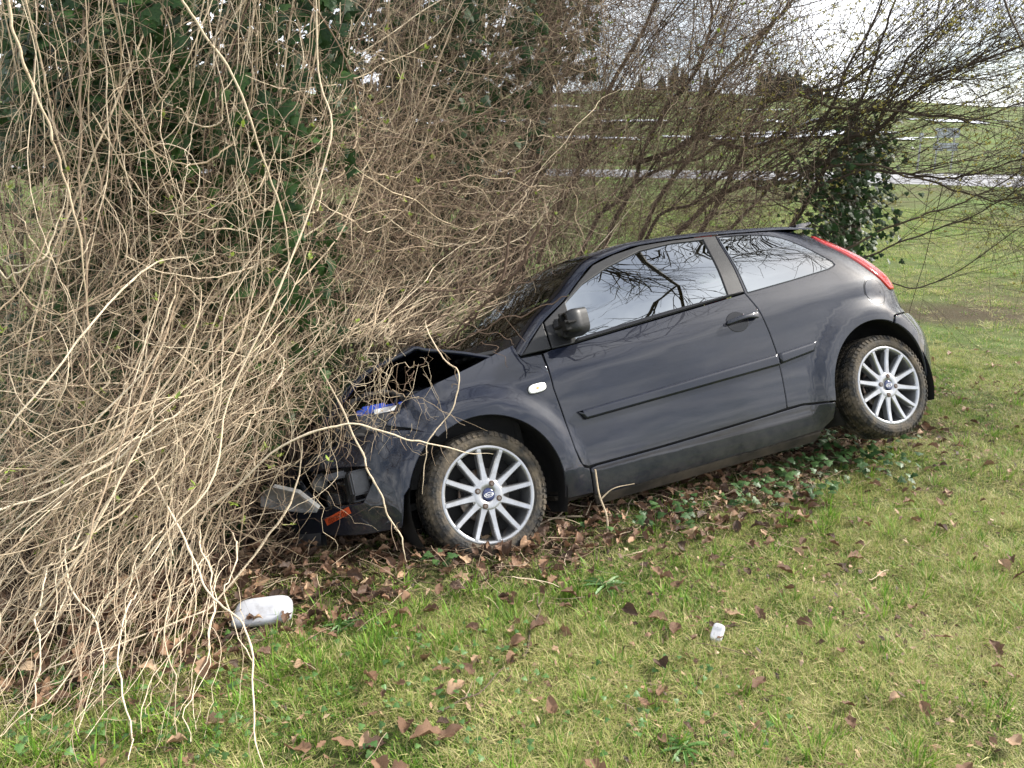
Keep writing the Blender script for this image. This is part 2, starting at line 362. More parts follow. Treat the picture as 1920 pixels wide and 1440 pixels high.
def panel(name, poly, mat, parent, holes=(), off=0., gap=.0022, bev=(.0035, .012), sp=.034, side=-1, dent=None, cull=None):
    """one sheet of the body: loop and holes in (u, z), edges rolled inwards by bev = (width, depth)"""
    loops = [dens(poly)]+[dens(h) for h in holes]
    loops = [inset(l if area(l) > 0 else l[::-1], gap if i == 0 else -gap) for i, l in enumerate(loops)]
    tops = [inset(l, bev[0] if i == 0 else -bev[0]) for i, l in enumerate(loops)]
    lo, hi = loops[0].min(0), loops[0].max(0)
    gx, gy = np.meshgrid(np.arange(lo[0], hi[0]+sp, sp), np.arange(lo[1], hi[1]+sp, sp)); G = np.stack([gx.ravel(), gy.ravel()], 1)
    G = G[inpoly(G, tops)]
    B = np.concatenate(tops)
    if len(G):
        d = np.concatenate([np.sqrt(((G[i:i+400, None]-B[None])**2).sum(-1)).min(1) for i in range(0, len(G), 400)])
        G = G[d > .42*sp*.65]
    P = np.concatenate([B, G]); ed = []; o = 0
    for l in tops:
        ed += [(o+i, o+(i+1) % len(l)) for i in range(len(l))]; o += len(l)
    vo, _, fo, *_ = delaunay_2d_cdt([Vector(p) for p in P], ed, [], 0, 1e-6)
    P2 = np.array([tuple(v) for v in vo]); tri = np.array([f for f in fo if len(f) == 3])
    cen = P2[tri].mean(1); tri = tri[inpoly(cen, tops)]
    def fn(u, z, o=off):
        if dent is not None:
            p = body(u, z, side); q = p.copy(); q[..., 1] += -side*0; n = fnormal(lambda a, b: body(a, b, side), u, z, side)
            return p + n*(o+dent(u, z))[..., None]
        return body(u, z, side, o)
    def fn0(u, z): return fn(u, z)
    V = fn0(P2[:, 0], P2[:, 1]); Nn = fnormal(fn0, P2[:, 0], P2[:, 1], side)
    F = tri if side < 0 else tri[:, ::-1]
    # orientation: make faces agree with the outward normals
    fnrm = np.cross(V[F[:, 1]]-V[F[:, 0]], V[F[:, 2]]-V[F[:, 0]]); flip = (fnrm*Nn[F[:, 0]]).sum(1) < 0
    F = np.where(flip[:, None], F[:, ::-1], F)
    Vs, Ns, Fs = [V], [Nn], [tuple(f) for f in F]
    base = len(V); o = 0
    for l, tp in zip(loops, tops):
        k = len(l)
        top_idx = [int(np.argmin(((P2-t)**2).sum(1))) for t in tp]
        low = fn(l[:, 0], l[:, 1], off-bev[1]); nt_ = V[top_idx]
        outd = low-(V[top_idx]-Nn[top_idx]*bev[1]); outd /= np.linalg.norm(outd, axis=1)[:, None]+1e-9
        mid = fn(l[:, 0], l[:, 1], off-bev[1]*.28)
        nm = Nn[top_idx]*.62+outd*.78; nl = Nn[top_idx]*.1+outd
        for arr, nn in ((mid, nm), (low, nl)):
            Vs.append(arr); Ns.append(nn/(np.linalg.norm(nn, axis=1)[:, None]+1e-9))
        for i in range(k):
            j = (i+1) % k
            for A, Bq in (((top_idx[i], top_idx[j]), (base+i, base+j)), ((base+i, base+j), (base+k+i, base+k+j))):
                q = (A[0], A[1], Bq[1], Bq[0]); Fs.append(q)
        base += 2*k
    V = np.concatenate(Vs); Nn = np.concatenate(Ns)
    out = []
    for f in Fs:
        a, b, c = V[f[0]], V[f[1]], V[f[2]]
        n = np.cross(b-a, c-a)
        if np.dot(n, Nn[list(f)].sum(0)) < 0: f = f[::-1]
        out.append(f)
    me = raw(name, V, out, mat)
    if len(me.vertices) == len(Nn): me.normals_split_custom_set_from_vertices([tuple(map(float, n)) for n in Nn])
    return link(name, me, parent)

def arcp(cx, cz, r, a0, a1, n=22): return [(cx+r*math.cos(R(a0+(a1-a0)*i/(n-1))), cz+r*math.sin(R(a0+(a1-a0)*i/(n-1)))) for i in range(n)]
def uend(z): return float(pchip(XRZ, XRX, z))-.66+RLEN
def ufront(z): return float(pchip(XFZ, XFX, z))+.50-FLEN
RAILX = [.322, .50, .656, .78, .904, 1.05, 1.236, 1.448, 1.676, 1.94, 2.2, 2.43]
RAILZ = [.597, .750, .843, .936, 1.018, 1.060, 1.090, 1.092, 1.084, 1.068, 1.048, 1.016]
def rail(x): return float(pchip(RAILX, RAILZ, x))
FA = (.008, -.010, .368); RA = (2.432, .028, .366)
DOOR_REAR = [(1.746, .034), (1.750, .08), (1.754, .184), (1.756, .332), (1.740, .456), (1.712, .596), (1.683, .694)]
DOOR_FRONT = [(.434, .590), (.428, .412), (.452, .216), (.464, .108), (.488, .022), (.522, .006)]
DOOR_LOW = [(.568, .008), (.92, .010), (1.308, .018), (1.64, .027)]
GLASS_P = [(.66, .824), (.796, .910), (.976, .982), (1.216, 1.050), (1.436, 1.066), (1.640, 1.058), (1.575, .703), (1.18, .680), (.852, .652), (.628, .630)]
FRAME_P = [(.502, .745), (.656, .838), (.78, .931), (.904, 1.013), (1.05, 1.055), (1.236, 1.085), (1.448, 1.087), (1.676, 1.079), (1.735, 1.072), (1.684, .699), (.604, .607), (.489, .603)]
QWIN = [(1.747, 1.060)]+smoothpoly([(1.80, 1.060), (1.94, 1.048), (2.084, 1.022), (2.176, .980), (2.248, .916), (2.308, .845), (2.362, .785)], 16)+smoothpoly([(2.366, .765), (2.345, .753), (2.296, .740)], 5)+[(2.032, .716), (1.702, .692)]
TAIL_IN = [(2.452, .985), (2.448, .916), (2.508, .836), (2.568, .748), (2.624, .656), (2.68, .584), (2.715, .555)]
TAIL_OUT = [(2.80, .550), (2.835, .60), (2.82, .66), (2.775, .73), (2.71, .82), (2.63, .91), (2.585, .985)]
def shell_parts(side):
    S = dict(side=side)
    # front wing
    P = [(.428, .588), (.318, .590), (.305, .662), (.232, .645), (.10, .608), (-.05, .570), (-.2, .536), (-.288, .512), (-.345, .462), (-.395, .405), (-.292, .376)]
    P += arcp(*FA, 121, 0, 26)+[(.376, -.05), (.374, -.118), (.53, -.126), (.527, -.002), (.50, .008), (.478, .045)]+DOOR_FRONT[::-1][2:-1]
    fw = panel('front_wing', P, PAINT, car, dent=crush, **S)
    ind = [(.344+.047*math.cos(t)*(1), .428+.023*math.sin(t)*1.0+.018*math.cos(t)) for t in np.linspace(0, 2*np.pi, 22)[:-1]]
    ind = [(.344+math.copysign(abs(math.cos(t))**.6, math.cos(t))*.046, .428+math.copysign(abs(math.sin(t))**.75, math.sin(t))*.021+.004*math.cos(t)) for t in np.linspace(0, 2*np.pi, 25)[:-1]]
    iv = panel('side_indicator', ind, CLEAR, fw, off=.011, gap=0, bev=(.006, .011), sp=.012, **S)
    bulb = [(.344+.007*math.cos(t), .428+.006*math.sin(t)) for t in np.linspace(0, 2*np.pi, 10)[:-1]]
    panel('indicator_bulb', bulb, AMBER, fw, off=.0125, gap=0, bev=(.001, .001), sp=.01, **S)
    rim = [(.344+math.copysign(abs(math.cos(t))**.6, math.cos(t))*.050, .428+math.copysign(abs(math.sin(t))**.75, math.sin(t))*.025+.004*math.cos(t)) for t in np.linspace(0, 2*np.pi, 25)[:-1]]
    panel('indicator_gasket', rim, RUB, fw, off=.003, gap=0, bev=(.002, .003), sp=.02, **S)
    panel('mirror_triangle_trim', [(.324, .598), (.497, .748), (.484, .603)], TRIM, fw, off=.003, bev=(.004, .010), **S)
    # door
    door = panel('door', DOOR_FRONT+DOOR_LOW+DOOR_REAR+[(.604, .604), (.488, .600)], PAINT, car, **S)
    panel('window_frame', FRAME_P, TRIM, door, holes=[GLASS_P], off=.002, bev=(.004, .014), sp=.03, **S)
    g = [(x, z) for x, z in GLASS_P]
    panel('window_glass', g, GLASS, door, off=-.007, gap=-.006, bev=(.001, .003), sp=.06, **S)
    panel('belt_strip', [(.614, .609), (1.676, .700), (1.60, .703), (1.575, .702), (1.18, .679), (.852, .651), (.632, .630)], RUB, door, off=.007, bev=(.003, .008), sp=.05, **S)
    panel('side_moulding', [(.520, .276), (1.744, .331), (1.748, .270), (.550, .230)], PAINT, door, off=.025, gap=.0, bev=(.015, .026), sp=.03, **S)
    # handle: recess painted as a flat black patch, and a bar across it
    rec = [(1.556+.070*math.cos(t), .545+.056*math.sin(t)) for t in np.linspace(0, 2*np.pi, 25)[:-1]]
    panel('handle_recess_patch', rec, RUB, door, off=.0012, gap=0, bev=(.003, .002), sp=.03, **S)
    k = 20; ux = np.linspace(1.474, 1.690, k); uz = .543+.012*(ux-1.474)/.2+.004*np.sin((ux-1.474)/.216*np.pi)
    bow = .010+.030*np.sin(np.clip((ux-1.474)/.216, 0, 1)*np.pi)**.6
    hw = .0125+.006*sstep(1.60, 1.67, ux)
    hw[0] *= .55; hw[-1] *= .55
    ring = []
    for a in np.linspace(0, 2*np.pi, 13)[:-1]:
        ring.append(np.array([body(np.array([x]), np.array([z+h*math.sin(a)]), side, float(b+.008*math.cos(a)))[0] for x, z, h, b in zip(ux, uz, hw, bow)]))
    V = np.array(ring).transpose(1, 0, 2).reshape(-1, 3); n = 12
    F = [(i*n+j, i*n+(j+1) % n, (i+1)*n+(j+1) % n, (i+1)*n+j) for i in range(k-1) for j in range(n)]+[tuple(range(n))[::-1], tuple((k-1)*n+j for j in range(n))]
    if side > 0: F = [f[::-1] for f in F]
    mk('door_handle', V, F, PAINT, door)
    lk = [(1.668+.008*math.cos(t), .5555+.007*math.sin(t)) for t in np.linspace(0, 2*np.pi, 13)[:-1]]
    panel('key_lock', lk, RUB, door, off=.0275, gap=0, bev=(.001, .002), sp=.01, **S)
    # rear quarter with its window
    Q = DOOR_REAR+[(1.738, 1.075)]+[(x, rail(x)-.004) for x in (1.80, 1.94, 2.06, 2.2, 2.32, 2.43)]+TAIL_IN+[(2.80, .548), (2.815, .47), (2.82, .408), (2.66, .402), (2.617, .396), (2.585, .352)]
    Q += arcp(*RA, 66, 176, 24)+[(2.062, .006), (1.86, .034)]
    qp = panel('quarter_panel', Q, PAINT, car, holes=[QWIN], **S)
    panel('quarter_window', QWIN, GLASS, qp, off=-.001, gap=.004, bev=(.002, .006), sp=.06, **S)
    panel('window_gasket', QWIN, RUB, qp, off=-.006, gap=-.003, bev=(.001, .003), sp=.06, **S)
    panel('side_moulding', [(1.753, .331), (2.020, .352), (1.992, .300), (1.757, .274)], PAINT, qp, off=.025, gap=.0, bev=(.015, .026), sp=.03, **S)
    # fuel flap: its rim line is a groove
    cap = [(2.548+.079*math.cos(t), .556+.079*math.sin(t)) for t in np.linspace(0, 2*np.pi, 41)[:-1]]
    capo = [(2.548+.087*math.cos(t), .556+.087*math.sin(t)) for t in np.linspace(0, 2*np.pi, 41)[:-1]]
    panel('fuel_flap_groove', capo, RUB, qp, off=.0010, gap=0, bev=(.0015, .002), sp=.03, **S)
    ff = panel('fuel_flap', cap, PAINT, qp, off=.003, gap=0, bev=(.003, .003), sp=.03, **S)
    lk = [(2.590+.006*math.cos(t), .548+.008*math.sin(t)) for t in np.linspace(0, 2*np.pi, 11)[:-1]]
    panel('flap_lock', lk, RUB, qp, off=.0035, gap=0, bev=(.001, .001), sp=.01, **S)
    # sill
    panel('sill', [(.536, -.006), (.568, .002), (.92, .004), (1.308, .012), (1.64, .021), (1.86, .028), (2.062, .0), (2.052, -.09), (1.98, -.135), (1.6, -.145), (.60, -.150), (.536, -.138)], PAINT, car, off=-.004, bev=(.004, .02), **S)
    panel('sill_flange', [(.54, -.150), (1.98, -.146), (1.96, -.20), (.56, -.20)], UNDER, car, off=-.006, bev=(.003, .02), **S)
    # tail lamp
    tl = panel('tail_light', TAIL_IN+TAIL_OUT, RED, car, off=.010, bev=(.010, .016), sp=.025, **S)
    # dark inner shell that closes the joints between the sheets
    I = [(.42, .585), (.33, .59), (.25, .62), (-.05, .55), (-.3, .42)]+arcp(FA[0], FA[1], .40, 120, -10, 20)+[(.40, -.12), (.6, -.13), (2.02, -.12)]+arcp(RA[0], RA[1], .40, 190, 68, 20)[0:]+[(2.70, .41), (2.80, .42), (2.78, .53), (2.66, .58), (2.44, .90), (2.40, .70), (1.69, .68)]
    panel('inner_shell', I, DARK, car, off=-.022, gap=0, bev=(.001, .002), sp=.06, **S)
exec_body_done = True
for sd in (-1, 1): shell_parts(sd)

# ------------------------------------------------------------------ tail: bumper, tailgate
def both_sides_panel(name, half, mat, parent, off=0., **k):
    """a sheet that crosses the tail centre line: left half and right half joined into one mesh"""
    a = panel(name, half, mat, parent, off=off, side=-1, **k); b = panel(name, half, mat, parent, off=off, side=1, **k)
    bm = bmesh.new(); bm.from_mesh(a.data); bm.from_mesh(b.data)
    bmesh.ops.remove_doubles(bm, verts=[v for v in bm.verts if abs(v.co.y) < .006], dist=.012)
    bm.to_mesh(a.data); bm.free(); bpy.data.objects.remove(b)
    for p in a.data.polygons: p.use_smooth = True
    return a
bz = [.398, .30, .2, .1, 0, -.08, -.14]
both_sides_panel('rear_bumper', arcp(*RA, -6, 60, 14)+[(2.600, .350), (2.622, .392), (2.70, .398)]+[(uend(z), z) for z in bz]+[(3.0, -.14), (2.86, -.12)], PAINT, car, off=.004, gap=.001)
hz = [.408, .5, .6, .7]
tg = both_sides_panel('tailgate', [(2.828, .408)]+[(uend(z), z) for z in (.408, .5, .6, .69)]+[(2.86, .69), (2.84, .61), (2.808, .548), (2.822, .47)], PAINT, car, gap=.001)
both_sides_panel('rear_window', [(2.80, .71)]+[(uend(z), z) for z in (.70, .8, .9, 1.0, 1.03)]+[(2.62, 1.02), (2.66, .93), (2.73, .83)], GLASS, tg, off=.003, gap=.001)

# ------------------------------------------------------------------ roof, pillars and windscreen: one loft, cut in pieces
RS = np.array(RAILX)
CXc = [.02, .235, .42, .575, .735, .95, 1.20, 1.448, 1.676, 1.94, 2.2, 2.47]
CZc = [.665, .815, .935, 1.03, 1.105, 1.140, 1.156, 1.162, 1.158, 1.146, 1.124, 1.085]
def roof_grid(ns=84, ts=None):
    xs = np.linspace(RS[0], RS[-1], ns); idx = np.interp(xs, RS, np.arange(len(RS)))
    z0 = pchip(RAILX, RAILZ, xs); w0 = halfwidth(xs, z0)
    P0 = np.stack([xs, -w0, z0], 1)
    e = .01; T0 = np.stack([0*xs, w0-halfwidth(xs, z0+e), 0*xs+e], 1); T0 /= np.linalg.norm(T0, axis=1)[:, None]
    C = np.stack([pchip(RAILX, CXc, xs), 0*xs, pchip(RAILX, CZc, xs)], 1)
    k1 = np.interp(xs, [.3, .6, 1.0, 2.5], [.06, .075, .07, .06])[:, None]
    B1 = P0+T0*k1; B2 = C.copy(); B2[:, 1] = -w0*.62; B2[:, 0] = C[:, 0]+(xs-C[:, 0])*.05; B2[:, 2] -= .004
    t = ts[None, :, None]
    G = (1-t)**3*P0[:, None]+3*t*(1-t)**2*B1[:, None]+3*t*t*(1-t)*B2[:, None]+t**3*C[:, None]
    return xs, G
TS = np.concatenate([np.linspace(0, .18, 8), np.linspace(.18, 1, 17)[1:]])
XS, G = roof_grid(ts=TS)
Gf = np.concatenate([G, (G*np.array([1, -1, 1]))[:, -2::-1]], 1); nS, nT = Gf.shape[:2]; tfull = np.concatenate([TS, TS[-2::-1]])
HX = .965
def loft_piece(name, mask, mat, parent, lift=0.):
    used = {}; V = []; F = []
    gu = np.gradient(Gf, axis=0); gv = np.gradient(Gf, axis=1); N_ = np.cross(gu, gv); N_ /= np.linalg.norm(N_, axis=-1, keepdims=True); N_ *= np.sign(N_[..., 2:3])
    W = Gf+N_*lift
    NN = []
    for i in range(nS-1):
        for j in range(nT-1):
            if not mask(.5*(XS[i]+XS[i+1]), .5*(tfull[j]+tfull[j+1]), j < (nT-1)//2): continue
            q = []
            for a, b in ((i, j), (i, j+1), (i+1, j+1), (i+1, j)):
                if (a, b) not in used: used[(a, b)] = len(V); V.append(W[a, b]); NN.append(N_[a, b])
                q.append(used[(a, b)])
            n = np.cross(V[q[1]]-V[q[0]], V[q[2]]-V[q[0]])
            F.append(tuple(q if n[2] > 0 or (abs(n[2]) < 1e-9) else q[::-1]))
    me = raw(name, V, F, mat); me.normals_split_custom_set_from_vertices([tuple(map(float, n)) for n in NN]); return link(name, me, parent)
TP = .17
roof = loft_piece('roof', lambda x, t, near: x >= HX, PAINT, car)
for near_side in (True, False):
    loft_piece('windscreen_pillar', lambda x, t, near: x < HX and t < TP and near == near_side, PAINT, car)
ws = loft_piece('windscreen', lambda x, t, near: x < HX and t >= TP, WSGLASS, car, lift=-.003)
loft_piece('windscreen_seal', lambda x, t, near: (x < HX and TP <= t < TP+.04) or (HX-.04 < x < HX and t >= TP) or (x < .40 and t >= TP), RUB, ws, lift=.003)
# roof spoiler
sx = np.linspace(0, 1, 8); sy = np.linspace(-1, 1, 21)
SV = []; SF = []
for lay, dz in ((0, .0), (1, -.03)):
    for a in sx:
        for b in sy:
            yy = b*(.565-.05*a**2); back = 2.36+a*(.215-.05*abs(b)**3)
            SV.append((back, yy, 1.108+.014*a-.035*abs(b)**2.4+dz*(1-.75*a)*(1 if lay else 0)-(0 if lay == 0 else .004)))
ny = len(sy); nx = len(sx); o2 = nx*ny
for i in range(nx-1):
    for j in range(ny-1):
        q = (i*ny+j, (i+1)*ny+j, (i+1)*ny+j+1, i*ny+j+1); SF += [q, tuple(o2+k for k in q[::-1])]
for i in range(nx-1): SF += [(i*ny, o2+i*ny, o2+(i+1)*ny, (i+1)*ny), (i*ny+ny-1, (i+1)*ny+ny-1, o2+(i+1)*ny+ny-1, o2+i*ny+ny-1)]
for j in range(ny-1): SF += [((nx-1)*ny+j, o2+(nx-1)*ny+j, o2+(nx-1)*ny+j+1, (nx-1)*ny+j+1), (j, j+1, o2+j+1, o2+j)]
mk('roof_spoiler', SV, SF, PAINT, car, smooth=False)

# ------------------------------------------------------------------ wing mirrors: the near one has lost its cover
def wing_mirror(side):
    p = body(np.array([.585]), np.array([.70]), side, .0)[0]
    bm = bmesh.new(); add_box(bm, p+np.array([-.005, side*.008, -.015]), (.085, .02, .12)); base = bm_obj('mirror_base', bm, TRIM, car, True, .008)
    # hollow housing: a rounded shell opened at the front where the cover was
    o = p+np.array([.012, side*.110, -.005])
    ring = [(math.copysign(abs(math.cos(a))**.42, math.cos(a)), math.copysign(abs(math.sin(a))**.55, math.sin(a))) for a in np.linspace(0, 2*np.pi, 33)[:-1]]
    prof = [(.045, .94), (.05, 1.0), (-.02, 1.02), (-.055, .86), (-.06, .70), (-.02, .66), (.0, .55)] if side < 0 else [(.045, .94), (.05, 1.0), (-.02, 1.02), (-.06, .82), (-.085, .45), (-.088, 0.02)]
    V = []; n = 32
    for dx_, s in prof:
        for c, d in ring: V.append(o+np.array([dx_+.03*c*side*(-1)*0, c*.068*s, d*.060*s+.008*c*side]))
    F = [(i*n+j, i*n+(j+1) % n, (i+1)*n+(j+1) % n, (i+1)*n+j) for i in range(len(prof)-1) for j in range(n)]+[tuple((len(prof)-1)*n+j for j in range(n))]
    h = mk('mirror_housing', V, F, TRIM, base)
    G_ = [o+np.array([.047, c*.064, d*.055+.008*c*side]) for c, d in ring]
    mk('mirror_glass', G_, [tuple(range(n))], glass_mat('mirror_glass', (.02, .02, .02), 4.5), base)
    V, F, _ = tubes(catmull([p+np.array([-.005, side*.01, -.045]), p+np.array([0, side*.05, -.05]), o+np.array([-.015, -side*.05, -.035])], 8)[None], np.linspace(.022, .026, 8)[None], 10)
    mk('mirror_arm', V, F, TRIM, base)
    if side < 0:
        bm = bmesh.new()
        add_box(bm, o+np.array([-.045, .0, .0]), (.05, .012, .118)); add_box(bm, o+np.array([-.045, .0, .0]), (.05, .17, .012)); add_box(bm, o+np.array([-.055, side*.04, -.01]), (.04, .04, .05))
        bm_obj('mirror_ribs', bm, DARK, base, False, .003)
for sd in (-1, 1): wing_mirror(sd)

# ------------------------------------------------------------------ buckled bonnet, cowl, bay
HXS = [-.66, -.53, -.36, -.20, .06, .22, .27]
HZE = [.48, .595, .71, .757, .705, .650, .635]
hx = np.linspace(-.66, .27, 40); hy = np.linspace(-1, 1, 41)
HV = []
for x in hx:
    for b in hy:
        w = .70-.10*max(0, (-.25-x)/.4)**2
        tw = np.interp(b, [-1, 1], [1., .45])
        z = pchip(HXS, HZE, np.array([x]))[0]; z = .62+(z-.62)*tw+.035*(1-b*b)-.02*abs(b)**8
        fold = .012*math.sin(13*x+5*b)*math.sin(4*b+x*3)*max(0, (.15-x))*2+.02*math.exp(-((x+.22+.07*b)/.035)**2)
        HV.append((x+.02*math.sin(6*b)*max(0, -x), b*w, z+fold))
n = len(hy); HF = [(i*n+j, (i+1)*n+j, (i+1)*n+j+1, i*n+j+1) for i in range(len(hx)-1) for j in range(n-1)]
hood = mk('bonnet', HV, HF, PAINT, car)
sm = hood.modifiers.new('thick', 'SOLIDIFY'); sm.thickness = .018; sm.offset = -1
bm = bmesh.new()
for i in range(14):
    a = -.62+i*.0955; add_box(bm, (.20+.05*(1-(a/.62)**2)*-1, a, .655+.02*(1-(a/.62)**2)), (.16, .094, .02))
bm_obj('cowl', bm, TRIM, car, False, .004)
for yy, L_ in ((-.30, .52), (.28, .45)):
    V, F, _ = tubes(catmull([(.14, yy, .69), (.13, yy+.2, .705), (.12, yy+L_, .70)], 8)[None], np.full((1, 8), .007), 6); mk('wiper', V, F, RUB, car)
# engine bay: inner wings, bulkhead, engine, strut tops
bm = bmesh.new()
add_box(bm, (.26, 0, .30), (.03, 1.36, .62)); add_box(bm, (-.12, 0, .02), (.80, 1.24, .03))
for s in (-1, 1): add_box(bm, (-.17, s*.66, .30), (.86, .03, .40))
bm_obj('bulkhead', bm, DARK, car)
bm = bmesh.new(); add_box(bm, (-.12, .12, .28), (.5, .62, .44)); add_box(bm, (-.14, .10, .53), (.34, .46, .06)); add_box(bm, (-.3, .3, .45), (.16, .2, .2))
eng = bm_obj('engine', bm, DARK, car, False, .02)
V, F, _ = tubes(catmull([(.05, -.35, .52), (-.15, -.40, .56), (-.3, -.2, .53), (-.36, .05, .5)], 20)[None], np.full((1, 20), .032), 10); mk('air_hose', V, F, RUB, eng)
V, F = lathe([(.02, .03), (.06, .025), (.085, .005), (.09, -.03)], 24); V = V[:, [0, 2, 1]]+np.array([.0, -.56, .55]); mk('strut_top', V, F, DARK, car)
# battery with blue lid
bm = bmesh.new(); add_box(bm, (-.37, -.60, .385), (.23, .17, .20)); bat = bm_obj('battery', bm, GREYP, car, False, .006)
bm = bmesh.new(); add_box(bm, (-.37, -.60, .497), (.225, .165, .026)); add_box(bm, (-.39, -.60, .516), (.11, .06, .02)); bm_obj('battery_lid', bm, BATB, bat, False, .004)
bm = bmesh.new(); add_box(bm, (-.345, -.6855, .488), (.12, .006, .022)); bm_obj('battery_label', bm, WHITEP, bat)
# torn headlamp bucket left round the hole
arcv = [(-.62+.0*t, -.70+.1*t, .45) for t in (0, 1)]
V, F, _ = tubes(catmull([(-.60, -.66, .42), (-.55, -.70, .52), (-.44, -.72, .565), (-.33, -.73, .56), (-.27, -.735, .52)], 24)[None], (.013+.005*np.sin(np.arange(24)*1.7))[None], 8); mk('headlamp_bucket', V, F, DARK, car)
bm = bmesh.new(); add_box(bm, (-.52, -.45, .33), (.10, .50, .16), Matrix.Rotation(.25, 3, 'Z')); add_box(bm, (-.58, .2, .30), (.10, .9, .10)); add_box(bm, (-.50, -.68, .40), (.14, .05, .07), Matrix.Rotation(.5, 3, 'Y'))
bm_obj('crumpled_crossmember', bm, DARK, car, False, .01)

for i in range(9):
    p0 = np.array([-.50+random.uniform(-.1, .25), -.62+random.uniform(-.05, .25), .44+random.uniform(-.1, .12)]); q = catmull([p0, p0+[random.uniform(-.1, .15), random.uniform(-.1, .1), random.uniform(-.02, .12)], p0+[random.uniform(-.2, .25), random.uniform(-.05, .15), random.uniform(-.12, .05)]], 12)
    V, F, _ = tubes(q[None], np.full((1, 12), random.uniform(.003, .009)), 6); mk('torn_cable', V, F, RUB if i % 3 else GREYP, car)
for i in range(7):
    p0 = np.array([-.60+.06*i+random.uniform(-.03, .03), -.70+random.uniform(-.04, .06), .40+random.uniform(-.03, .10)]); ax = rng.normal(0, 1, (3, 3))*np.array([.07, .035, .05]); mk('torn_plastic', [p0, p0+ax[0], p0+ax[0]*.6+ax[1], p0+ax[2], p0+np.array([.004, .004, .004]), p0+ax[0]+.004], [(0, 1, 2), (0, 2, 3), (4, 2, 5)], DARK if i % 2 else PAINT, car, smooth=False)
# ------------------------------------------------------------------ front bumper, dragged down at the corner
def bumper_dent(u, z): return .010*np.sin(u*9+z*6)*sstep(-.45, -.7, u)+.006*np.sin(u*23-z*19)*sstep(.2, .36, z)
BUMP = [(-.186, .322), (-.292, .374), (-.452, .394), (-.612, .382), (-.792, .360)]+[(-1.0, .345)]+[(ufront(z), z) for z in (.34, .25, .12, .02)]+[(-1.0, .0), (-.872, -.012), (-.6, -.036), (-.42, -.046)]+[(-.385, .092)]+arcp(FA[0], FA[1], .385, 160, 121, 8)
FOGP = smoothpoly([(-1.00, .262), (-.90, .288), (-.768, .282), (-.62, .272), (-.515, .250)], 9)+[(-.505, .184), (-.565, .106), (-.676, .110), (-.808, .120), (-.91, .19)]
fb = panel('front_bumper', BUMP, PAINT, car, holes=[FOGP], dent=bumper_dent, off=.002, bev=(.006, .02), side=-1)
fb2 = panel('front_bumper', BUMP, PAINT, car, dent=bumper_dent, off=.002, bev=(.006, .02), side=1)
fb.data.materials[0] = PAINT
panel('fog_lamp_recess', FOGP, RUB, fb, off=-.055, gap=-.02, bev=(.01, .002), side=-1, dent=lambda u, z: .012*np.sin(u*40+z*22)+.010*np.sin(z*70))
fc = body(np.array([-.575]), np.array([.195]), -1, -.02)[0]
bm = bmesh.new(); add_box(bm, fc, (.085, .05, .11), Matrix.Rotation(.2, 3, 'Z')); add_box(bm, fc+np.array([-.09, .03, .05]), (.10, .03, .03)); bm_obj('fog_lamp_bracket', bm, GREYP, fb, False, .008)
V, F = lathe([(.0, -.012), (.02, -.01), (.034, 0), (.036, .03)], 20); V = V+body(np.array([-.82]), np.array([.225]), -1, -.03)[0]; mk('fog_lamp', V, F, LENS, fb)
# loose wedge of headlamp lens hanging from the corner
W0 = [(-.96, -.71, .235), (-.91, -.785, .262), (-.82, -.855, .215), (-.755, -.885, .130), (-.765, -.88, .118), (-.83, -.86, .135), (-.91, -.80, .165), (-.97, -.72, .195)]
WB_ = [(x+.015, y+.05, z+.01) for x, y, z in W0]
k = len(W0); mk('headlamp_shard', W0+WB_, [tuple(range(k))[::-1], tuple(k+i for i in range(k))]+[(i, (i+1) % k, k+(i+1) % k, k+i) for i in range(k)], LENS, car, smooth=False)
# splitter lip hanging under the corner
V = []; 
for u in np.linspace(-1.12, -.84, 12):
    for dz_, of in ((.03, .012), (-.02, .03), (-.035, .0), (.02, -.01)): V.append(body(np.array([u]), np.array([-.02+dz_+.10*(u+.84)*-.1]), -1, of)[0])
F = [(i*4+j, i*4+(j+1) % 4, i*4+4+(j+1) % 4, i*4+4+j) for i in range(11) for j in range(4)]
mk('splitter_lip', V, F, GREYP, fb, smooth=False)
# sticker with lettering on the bumper corner
S0, S1 = np.array([-.800, .050]), np.array([-.632, .086]); sd_ = (S1-S0)/np.linalg.norm(S1-S0); sn_ = np.array([-sd_[1], sd_[0]])
def onbump(p, o):
    n = fnormal(lambda a, b: body(a, b, -1), p[:, 0], p[:, 1], -1); return body(p[:, 0], p[:, 1], -1)+n*(o+bumper_dent(p[:, 0], p[:, 1]))[:, None]
def bump_text(body_txt, size, mat, name, lift, thick=0.):
    fc_ = bpy.data.curves.new(name, 'FONT'); fc_.body = body_txt; fc_.size = size; fc_.align_x = 'CENTER'; fc_.align_y = 'CENTER'; fc_.shear = .25; fc_.offset = thick
    to = bpy.data.objects.new(name, fc_); COL.objects.link(to); dg = bpy.context.evaluated_depsgraph_get(); me = bpy.data.meshes.new_from_object(to.evaluated_get(dg)); bpy.data.objects.remove(to)
    co = np.zeros(len(me.vertices)*3, np.float32); me.vertices.foreach_get('co', co); co = co.reshape(-1, 3)
    p = (S0+S1)/2+co[:, :1]*sd_+co[:, 1:2]*sn_
    me.vertices.foreach_set('co', onbump(p, lift).astype(np.float32).ravel()); me.update(); me.materials.clear(); me.materials.append(mat); return link(name, me, fb)
stp = np.array([(S0+S1)/2+a*sd_+b*sn_ for a in np.linspace(-.090, .090, 20) for b in (-.0155, -.005, .005, .0155)])
sf = [(i*4+j, i*4+4+j, i*4+5+j, i*4+j+1) for i in range(19) for j in range(3)]
stk = mk('bumper_sticker', onbump(stp, .0045), sf, ORANGE, fb)
